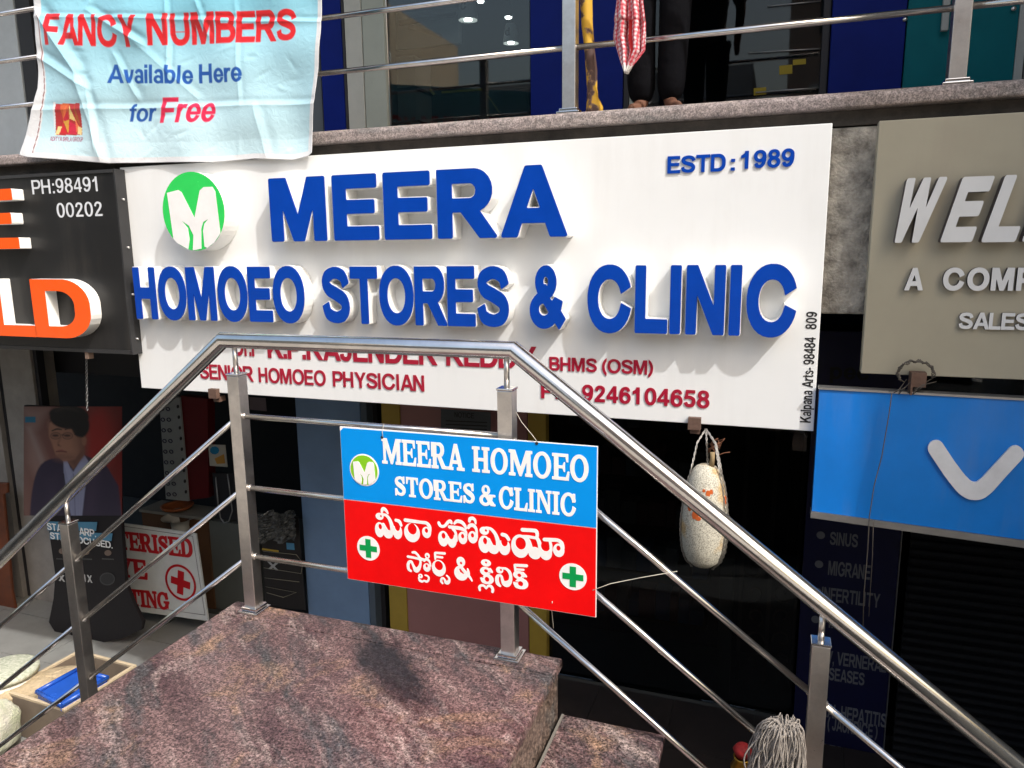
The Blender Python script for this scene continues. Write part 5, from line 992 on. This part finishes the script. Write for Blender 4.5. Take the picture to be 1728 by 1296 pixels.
wr(stn, 'STAY SHARP.', 80, 894, 162, 882, YN-.0135, .001, white_p); wr(stn, 'STAY FOCUSED.', 85, 909, 190, 898, YN-.0135, .001, white_p)
for cx in (105, 145, 182): art(pxell(cx, 930+(cx-105)*.04, 6, 5, 10), (.30, .22, .18), 3, 'icon'); art([(cx-10, 942), (cx+10, 943), (cx+10, 945), (cx-10, 944)], (.12, .12, .12), 3, 'small_text')
wr(stn, '1X', 141, 981, 156, 969, YN-.003, .001, flat((.5, .5, .5))); wr(stn, 'X', 99, 980, 110, 969, YN-.003, .001, flat((.5, .5, .5)))
art(pxell(181, 977, 13, 11, 20), (.09, .09, .095), 3, 'lens_picture'); art(pxell(181, 977, 11, 9, 20), (.045, .045, .05), 4, 'lens_picture')

# eye testing sign
YE = 5.02
et = thing('eye_testing_sign', 'white board with red serif lettering and a ringed red cross on the floor', 'sign', (at(300, 1040, YE).x, YE, FL))
q = [(130, 872), (330, 901), (351, 1048), (160, 1022)]
m_ = MB(); pxp(m_, q, YE, .02); part('board', m_, flat((.62, .64, .63), .45), et, .002)
for a, b in (((140, 878), (325, 905)), ((325, 905), (346, 1038)), ((346, 1038), (165, 1012))):
    A, B = at(*a, YE-.002), at(*b, YE-.002); part('border_line', MB().tube([A, B], .0022, 4), flat((.06, .04, .05)), et)
rd = flat((.48, .012, .018), .45)
def tl(text, l, b_, r, tp, rb_, **kw):
    A = at(l, b_, YE-.004); B = at(r, rb_, YE-.004); write(et, text, A.x, B.x, A.z, at(l, tp, YE-.004).z, YE-.004, .002, rd, font='slab', wt=.03, gap=-.02, tilt=(B.z-A.z)/(B.x-A.x), per=True, **kw)
tl('COMPUTERISED', 122, 917, 326, 887, 942); tl('EYE', 178, 970, 250, 938, 979); tl('TESTING', 172, 1017, 287, 989, 1030)
c = at(305, 983, YE); G = Gd(-1.2, 1.2, -1.2, 1.2, .03); F_ = mi_(el(0, 0, 1, 1), el(0, 0, .87, .87)); lps = trace(F_, G.x0, G.y0, G.h, .004); rr = .178
m_ = MB(); ext(m_, lps, lambda x, y: (c.x+x*rr, c.z+y*rr), YE-.004, YE-.002); part('ring', m_, rd, et)
k = Matrix.Rotation(R(-9), 2); pl = [(-.2, -.66), (.2, -.66), (.2, -.2), (.62, -.2), (.62, .2), (.2, .2), (.2, .66), (-.2, .66), (-.2, .2), (-.62, .2), (-.62, -.2), (-.2, -.2)]
m_ = MB(); m_.prism([(c.x+(k@Vector(p)).x*rr, c.z+(k@Vector(p)).y*rr) for p in pl], YE-.004, YE-.002); part('cross', m_, rd, et)

# things inside the lower shop behind the left stairs
ey = thing('eyewear_display', 'pale perforated eyewear display board with dark spectacles on it', 'display', (at(300, 850, 5.6).x, 5.6, FL))
m_ = MB(); pxp(m_, [(268, 668), (303, 671), (318, 846), (280, 842)], 5.6, .04); part('board', m_, flat((.38, .40, .40)), ey, .002)
for i in range(9):
    m_ = MB(); pxp(m_, pxell(300+i*1.7, 686+i*18, 2.2, 3.2, 8), 5.597, .002); part('hole', m_, blackink, ey)
    m_ = MB(); 
    for s in (-1, 1):
        c = at(279+i*1.4+s*5, 690+i*18, 5.57); m_.tube([(c.x+.022*math.cos(a*.6283), 5.565, c.z+.017*math.sin(a*.6283)) for a in range(11)], .005, 6)
    part('spectacles', m_, flat((.03, .025, .06)), ey)
m_ = MB(); pxp(m_, [(304, 668), (350, 673), (352, 840), (319, 844)], 5.62, .1); o = part('red_cabinet', m_, flat((.14, .012, .015)), None, .004); tag(o, 'dark red cabinet beside the pale eyewear display', 'cabinet')
dk = thing('display_counter', 'counter with a white rounded pedestal and orange tray below the eyewear display', 'counter', (at(320, 900, 5.5).x, 5.5, FL))
z_ = at(300, 868, 5.5).z
part('top', MB().box(at(235, 868, 5.5).x, at(348, 868, 5.5).x, 5.5, 5.8, z_-.03, z_), flat((.26, .25, .22)), dk, .004)
part('front', MB().box(at(235, 868, 5.5).x, at(345, 868, 5.5).x, 5.53, 5.8, FL, z_-.032), flat((.12, .06, .03)), dk)
part('pedestal', MB().lathe([(.10, -.24), (.08, -.1), (.09, -.03), (.17, 0)], (at(300, 870, 5.45).x, 5.47, z_-.01), 24), flat((.45, .43, .38)), dk)
part('tray', MB().lathe([(.05, 0), (.14, .02), (.16, .05), (.14, .05)], (at(292, 850, 5.55).x, 5.6, z_+.005), 20), flat((.30, .09, .03)), dk)
cab = part('grey_cabinet', MB().box(at(352, 900, 5.55).x, at(430, 900, 5.55).x, 5.55, 5.9, FL, at(380, 882, 5.55).z), flat((.13, .14, .13)), None, .006); tag(cab, 'low grey cabinet behind the left landing post', 'cabinet')
cf = thing('metal_rack', 'small dark rack with a bent chrome wire loop hanging on the wall', 'rack', (at(395, 840, 5.5).x, 5.5, at(395, 840, 5.5).z))
m_ = MB(); pxp(m_, [(358, 798), (412, 800), (420, 878), (366, 876)], 5.52, .02); part('back', m_, flat((.03, .03, .035)), cf)
part('wire_loop', MB().tube([at(x, y, 5.48) for x, y in ((364, 805), (368, 850), (372, 874), (378, 882), (386, 880), (392, 862), (388, 830), (384, 800))], .006, 8), trim, cf)
stk = thing('square_sticker', 'white square poster with a blue and an orange blob above the wire rack', 'poster', (at(368, 770, 5.45).x, 5.45, at(368, 770, 5.45).z))
m_ = MB(); pxp(m_, [(351, 750), (380, 751), (384, 788), (354, 786)], 5.45, .004); part('sheet', m_, flat((.46, .44, .38)), stk)
m_ = MB(); pxp(m_, pxell(362, 760, 8, 7, 9), 5.448, .001); part('blob', m_, flat((.02, .22, .42)), stk)
m_ = MB(); pxp(m_, [(362, 774), (378, 766), (380, 782), (366, 783)], 5.447, .001); part('blob', m_, flat((.50, .25, .05)), stk)
ps = thing('product_poster', 'black product poster with thin white hexagon lines left of the blue pilaster', 'poster', (at(475, 940, 5.35).x, 5.35, at(475, 1000, 5.35).z))
m_ = MB(); pxp(m_, [(440, 868), (503, 872), (516, 1030), (448, 1022)], 5.35, .006); part('sheet', m_, flat((.025, .022, .022), .35), ps)
for P in (((444, 930), (500, 936), (511, 950), (508, 968), (445, 958)), ((446, 975), (505, 982)), ((448, 990), (500, 1000), (478, 1008), (450, 1000))):
    part('line', MB().tube([at(x, y, 5.345) for x, y in P], .0028, 5), flat((.30, .27, .20)), ps)
m_ = MB(); pxp(m_, [(483, 916), (496, 917), (497, 928), (484, 927)], 5.346, .002); part('badge', m_, flat((.10, .30, .50)), ps)
m_ = MB(); pxp(m_, [(442, 925), (470, 929), (470, 932), (442, 928)], 5.346, .002); part('line', m_, flat((.45, .30, .05)), ps)
wr(ps, 'X3', 452, 960, 470, 948, 5.344, .002, flat((.4, .4, .4)), per=True)
# crumpled plastic sheet
rs = np.random.RandomState(2); V = []; n_ = 26
for j in range(n_):
    for i in range(n_):
        c = at(438+i*66/n_, 862+j*52/n_+math.sin(i*.5)*4, 5.3); V.append((c.x, 5.27+rs.uniform(-.028, .028), c.z))
mb_ = MB(); mb_.add(V, [(j*n_+i, j*n_+i+1, (j+1)*n_+i+1, (j+1)*n_+i) for j in range(n_-1) for i in range(n_-1)]); o = part('plastic_bag', mb_, mat('clear_plastic', (.20, .20, .19), .2, nscale=14, namt=.4)); tag(o, 'crumpled clear plastic bag on top of the black product poster', 'bag')
m_ = MB(); pxp(m_, [(420, 670), (448, 672), (450, 694), (422, 691)], 5.38, .003); o = part('pale_label', m_, flat((.13, .10, .11))); tag(o, 'small faded label with dark lines beside the left landing post top', 'label')
m_ = MB(); pxp(m_, [(-60, 812), (12, 815), (12, 832), (5, 834), (20, 1000), (26, 1030), (-60, 1030)], 4.9, .03); o = part('orange_cabinet', m_, mat('orange_wood', (.17, .045, .015), .5, nscale=5, namt=.3), None, .008); tag(o, 'dark orange wooden cabinet cut by the left edge of the photo', 'cabinet')
# chain
ch = thing('hanging_chain', 'thin steel chain hanging below the black signboard', 'chain', (at(147, 600, 3.42).x, 3.42, at(147, 600, 3.42).z))
a, b = at(146, 598, 3.42), at(147, 690, 3.42)
for i in range(16):
    c = a.lerp(b, i/15); k = i % 2; pts = [(c.x+(0 if k else .006*math.cos(t*.7854)), 3.42+(.006*math.cos(t*.7854) if k else 0), c.z+.013*math.sin(t*.7854)) for t in range(9)]
    part('link', MB().tube(pts, .0016, 5), trim, ch)
c = at(150, 597, 3.36); o = part('clip', MB().box(c.x-.012, c.x+.016, 3.34, 3.38, c.z-.03, c.z+.018), flat((.40, .28, .22)), ch, .003)

# ------------------------------------------------------------------ sunlit things on the basement floor at the left
cr = thing('wooden_crate', 'open pale crate with a folded beige sack inside, on the sunlit basement floor', 'crate', (-5.6, 3.9, FL))
zr_ = FL+.34; A = at(5, 1166, z=zr_); B = at(108, 1197, z=zr_); d = (B-A); d.z = 0; L_ = d.length; d.normalize(); nrm = Vector((-d.y, d.x, 0)); wd = .62
ply = mat('pale_plywood', (.62, .50, .34), .7, nscale=7, namt=.12); plyd = mat('shaded_plywood', (.20, .155, .115), .8, nscale=7)  # boards use a darkened copy of the rim plywood, shade painted in
def obox(o_, u0, u1, v0, v1, z0, z1):
    P = [o_+d*u+nrm*v for u, v in ((u0, v0), (u1, v0), (u1, v1), (u0, v1))]
    mb = MB(); mb.add([(p.x, p.y, z0) for p in P]+[(p.x, p.y, z1) for p in P], [(0, 3, 2, 1), (4, 5, 6, 7), (0, 1, 5, 4), (1, 2, 6, 5), (2, 3, 7, 6), (3, 0, 4, 7)]); return mb
A0 = Vector((A.x, A.y, 0))
for n_, (u0, u1, v0, v1) in (('side_board', (0, L_, 0, .025)), ('side_board', (0, L_, wd-.025, wd)), ('end_board', (0, .025, .026, wd-.026)), ('end_board', (L_-.025, L_, .026, wd-.026))):
    part(n_, obox(A0, u0, u1, v0, v1, FL+.001, zr_-.021), plyd, cr, .003); part('rim', obox(A0, u0, u1, v0, v1, zr_-.020, zr_), ply, cr, .003)
part('floor_board', obox(A0, .026, L_-.026, .026, wd-.026, FL+.002, FL+.02), plyd, cr)
sack = mat('beige_sack', (.56, .44, .28), .9, nscale=14, namt=.2, bump=1., bscale=40)
def lumpy(name, c, sx, sy, sz, m, ang, lab, cat, sd_, amp=.06):
    rs = np.random.RandomState(sd_); ph = rs.uniform(0, 6, 8); mb = MB(); n, k = 36, 18; V = []
    for j in range(k+1):
        th = math.pi*j/k
        for i in range(n):
            a = 2*math.pi*i/n; e_ = .62; cs = lambda t: math.copysign(abs(math.cos(t))**e_, math.cos(t)); sn = lambda t: math.copysign(abs(math.sin(t))**e_, math.sin(t))
            r = 1+amp*(math.sin(3*a+ph[0])*math.sin(2*th+ph[1])+.6*math.sin(7*a+ph[2]+3*th)+.5*math.sin(11*th+ph[3]+a))
            p = Vector((sx*r*cs(a)*sn(th), sy*r*sn(a)*sn(th), sz*r*cs(th))); p = Matrix.Rotation(ang, 3, 'Z') @ p; V.append(p+c)
    mb.add(V, [(j*n+i, j*n+(i+1) % n, (j+1)*n+(i+1) % n, (j+1)*n+i) for j in range(k) for i in range(n)], 0, True); o = part(name, mb, m); return tag(o, lab, cat)
ang = math.atan2(d.y, d.x)
cs_ = at(70, 1140, z=FL+.36); lumpy('folded_sack', Vector((cs_.x, cs_.y, FL+.25)), .36, .17, .10, sack, ang+.75, 'folded beige sack lying inside the pale crate', 'sack', 3)
tr = thing('blue_tray', 'glossy blue plastic tray standing in the crate beside the beige sack', 'tray', (-5.0, 4.0, FL+.3))
bl = mat('blue_plastic', (.02, .10, .50), .25, nscale=5)
q4 = [at(62, 1170, z=zr_+.04), at(130, 1132, z=zr_+.04), at(182, 1146, z=zr_+.02), at(104, 1192, z=zr_+.02)]
m_ = MB(); m_.add(q4+[p-Vector((0, 0, .05)) for p in q4], [(3, 2, 1, 0), (4, 5, 6, 7), (0, 1, 5, 4), (1, 2, 6, 5), (2, 3, 7, 6), (3, 0, 4, 7)]); part('base', m_, bl, tr, .01)
for a, b in zip(q4, q4[1:]+q4[:1]): part('rim', MB().tube([a+Vector((0, 0, .012)), b+Vector((0, 0, .012))], .016, 8), bl, tr)
bk = thing('paint_bucket', 'round tub with a speckled pale lid at the left edge of the photo', 'bucket', (0, 0, 0))
bc = at(8, 1128, z=FL+.42); bk.location = (bc.x, bc.y, FL); ORG[bk.name] = Vector((bc.x, bc.y, FL))
part('tub', MB().lathe([(.17, .001), (.21, .37), (.0, .37)], (bc.x, bc.y, FL), 32), flat((.70, .68, .62)), bk)
part('lid', MB().lathe([(0, .42), (.20, .42), (.225, .41), (.225, .375), (0, .375)], (bc.x, bc.y, FL), 36), mat('speckled_lid', (.72, .72, .62), .5, nscale=45, col2=(.30, .34, .22)), bk)
c_ = at(-42, 1232, z=FL+.2); lumpy('printed_sack', Vector((c_.x, c_.y, FL+.2)), .26, .17, .19, mat('printed_sack_cloth', (.60, .57, .50), .85, nscale=9, col2=(.40, .44, .28), bump=.9), .4, 'white sack with faint green and pink print at the lower left edge', 'sack', 5)

# ------------------------------------------------------------------ hanging ash gourd
gd = thing('ash_gourd', 'speckled white ash gourd with orange marks hanging in a twisted wire below the signboard', 'gourd', (at(1190, 860, 3.30).x, 3.30, at(1190, 860, 3.30).z))
gm = bpy.data.materials.new('gourd_skin'); gm.use_nodes = True; nt = gm.node_tree; b = nt.nodes['Principled BSDF']; b.inputs['Roughness'].default_value = .75
g_ = nt.nodes.new('ShaderNodeNewGeometry'); n1 = nt.nodes.new('ShaderNodeTexNoise'); n1.inputs['Scale'].default_value = 230; n1.inputs['Detail'].default_value = 3; n2 = nt.nodes.new('ShaderNodeTexNoise'); n2.inputs['Scale'].default_value = 9; n2.inputs['Detail'].default_value = 5
for n_ in (n1, n2): nt.links.new(g_.outputs['Position'], n_.inputs[0])
r1 = nt.nodes.new('ShaderNodeValToRGB'); nt.links.new(n1.outputs[0], r1.inputs[0]); r1.color_ramp.elements[0].position = .38; r1.color_ramp.elements[0].color = (.24, .225, .18, 1); r1.color_ramp.elements[1].position = .56; r1.color_ramp.elements[1].color = (.62, .595, .50, 1)
r2 = nt.nodes.new('ShaderNodeValToRGB'); nt.links.new(n2.outputs[0], r2.inputs[0]); r2.color_ramp.elements[0].position = .56; r2.color_ramp.elements[0].color = (1, 1, 1, 1); r2.color_ramp.elements[1].position = .68; r2.color_ramp.elements[1].color = (.95, .70, .42, 1)
mx_ = nt.nodes.new('ShaderNodeMix'); mx_.data_type = 'RGBA'; mx_.blend_type = 'MULTIPLY'; mx_.inputs[0].default_value = 1; nt.links.new(r1.outputs[0], mx_.inputs[6]); nt.links.new(r2.outputs[0], mx_.inputs[7]); nt.links.new(mx_.outputs[2], b.inputs['Base Color'])
bp = nt.nodes.new('ShaderNodeBump'); bp.inputs['Strength'].default_value = .3; bp.inputs['Distance'].default_value = .004; nt.links.new(n1.outputs[0], bp.inputs['Height']); nt.links.new(bp.outputs[0], b.inputs['Normal'])
GZ0, GZ1 = at(1188, 955, 3.3).z, at(1188, 781, 3.3).z; gx = at(1189, 870, 3.3).x; H_ = GZ1-GZ0
gp = [(0, 0), (.045, .006), (.075, .03), (.094, .08), (.103, .15), (.104, .21), (.098, .27), (.090, .33), (.080, .38), (.064, .42), (.040, .445), (0, .455)]
gp = [(r, z/.455*H_) for r, z in gp]
gr_ = lambda z: np.interp(z, [p[1] for p in gp], [p[0] for p in gp])
gm2 = MB(); gm2.lathe([(float(gr_(z)) if 0 < z < H_ else 0., float(z)) for z in np.concatenate([H_*(1-np.cos(np.linspace(0, math.pi, 26)))/2])], (gx, 3.3, GZ0), 36); part('gourd', gm2, gm, gd)
o = part('stalk', MB().tube([(gx+.022, 3.29, GZ1-.01), (gx+.026, 3.285, GZ1+.03), (gx+.024, 3.29, GZ1+.055)], [.013, .010, .011], 8), flat((.30, .22, .12), .9), gd)
og = flat((.60, .13, .03), .8)
for (x, y, w_, h_) in ((1197, 833, 4, 6), (1202, 831, 3, 5), (1190, 828, 2.5, 3), (1176, 868, 6, 9), (1166, 858, 4, 6), (1181, 873, 5, 4), (1224, 852, 4, 9)):
    c = at(x, y, 3.22); dx = c.x*1.02-gx; r = float(gr_(c.z-GZ0)); dx = max(-r*.96, min(r*.96, dx)); yy = 3.3-math.sqrt(max(1e-4, r*r-dx*dx))
    m_ = MB(); k = .0026; nn = Vector((dx, yy-3.3, 0)).normalized(); tt = Vector((-nn.y, nn.x, 0)); P = [Vector((gx+dx, yy, c.z))+nn*.0015+tt*(w_*k*math.cos(i*.785))+Vector((0, 0, h_*k*math.sin(i*.785))) for i in range(8)]
    m_.add(P+[p-nn*.012 for p in P], [tuple(range(8))]+[(i, i+8, (i+1) % 8+8, (i+1) % 8) for i in range(8)]); part('paint_mark', m_, og, gd)
tw = steel('twisted_wire', (.45, .43, .40), .45)
def wrap(ph):
    pts = []
    for i in range(29):
        t = i/28; z = H_*(1-t)
        r = float(gr_(min(max(z, .002), H_-.002)))+.004 if z > .01 else .05*(1)
        pts.append(Vector((gx+r*math.cos(ph), 3.3+r*math.sin(ph), GZ0+z-.003)))
    return pts
top = Vector((at(1192, 722, 3.42).x, 3.40, at(1192, 722, 3.42).z))
def twist(P, r=.0024, w=.0032, n=5):
    mb = MB(); Q = []
    for a, b in zip(P[:-1], P[1:]):
        k = max(2, int((b-a).length/.009)); Q += [a.lerp(b, t/k) for t in range(k)]
    Q.append(P[-1])
    for s in (0, math.pi): mb.tube([q_+Vector((w*math.cos(i*1.1+s), w*.8*math.sin(i*1.1+s), .2*w*math.sin(i*1.1+s))) for i, q_ in enumerate(Q)], r, n)
    return mb
for ph in (R(200), R(-28), R(-12), R(90)):
    W_ = wrap(ph); part('twisted_strand', twist([top, top.lerp(W_[0]+Vector((.03*math.cos(ph)*2, .0, .05)), .6)]+[Vector((W_[2].x, W_[2].y, W_[2].z+.02))]+W_[3:]), tw, gd)
rs = np.random.RandomState(9); m_ = MB()
for k in range(7):
    c = at(1208, 745, 3.36); pts = [c+Vector((.014*math.cos(i*.9+k)*(1+.3*k), rs.uniform(-.01, .01), .018*math.sin(i*.9+k*1.3)-.006*i)) for i in range(7)]; m_.tube(pts, .0015, 5)
m_.tube([at(x, y, 3.35) for x, y in ((1205, 760), (1213, 768), (1222, 764), (1232, 763))], .0018, 5); part('frayed_twine', m_, flat((.22, .10, .06), .9), gd)

# ------------------------------------------------------------------ string mop
mp_ = thing('string_mop', 'upturned string mop with a grey cotton head beside the right railing post', 'mop', (at(1315, 1215, 2.16).x, 2.16, at(1315, 1215, 2.16).z))
mc = at(1322, 1226, 2.16); cot = mat('grey_cotton', (.34, .31, .28), .95, nscale=60, col2=(.17, .15, .135)); rs = np.random.RandomState(11); m_ = MB()
for k in range(360):
    a = rs.uniform(0, 2*math.pi); r0 = rs.uniform(.004, .040); out = rs.uniform(.024, .056)*(1+.3*math.sin(a*2+1)); L2 = rs.uniform(.16, .42); up = rs.uniform(.0, .028)+(.02 if rs.rand() < .12 else 0); w1, w2, p1, p2 = rs.uniform(.002, .011), rs.uniform(.002, .008), rs.uniform(0, 6), rs.uniform(0, 6); pts = []
    for i in range(12):
        t = i/11; r = r0+(out-r0*.5)*(1-math.exp(-t*5)); z = up*math.sin(min(1, t*5)*math.pi*.62)-max(0, t-.10)**1.1*L2-.012*(r0/.04)
        pts.append((mc.x-.02*t+r*math.cos(a+.35*t*math.sin(p1))+w1*math.sin(t*8+p1)*min(1, t*4), 2.16+r*math.sin(a)*.75+w2*math.sin(t*7+p2), mc.z+z))
    m_.tube(pts, rs.uniform(.0015, .0027), 4, cap=False)
part('strings', m_, cot, mp_, kind='stuff')
part('handle', MB().tube([(mc.x-.02, 2.17, mc.z-.02), (mc.x-.07, 2.26, -1.3)], .012, 12), flat((.30, .20, .10)), mp_)
# puja things behind the mop
pj = thing('brass_pot', 'small brass pot with a red rag on it in the dark beside the mop', 'pot', (at(1252, 1290, 2.36).x, 2.36, at(1252, 1290, 2.36).z))
c = at(1252, 1290, 2.36); part('pot', MB().lathe([(.0, -.05), (.03, -.045), (.038, -.01), (.024, .018), (.030, .03), (.026, .03)], tuple(c), 20), mat('brass', (.50, .30, .05), .3, metal=1), pj)
part('rag', MB().lathe([(0, .075), (.02, .072), (.032, .055), (.022, .032), (0, .03)], tuple(c), 12), flat((.30, .02, .02)), pj)
part('stand', MB().tube([(c.x, 2.36, c.z-.05), (c.x, 2.36, c.z-.6)], .015, 10), flat((.06, .05, .04)), pj)
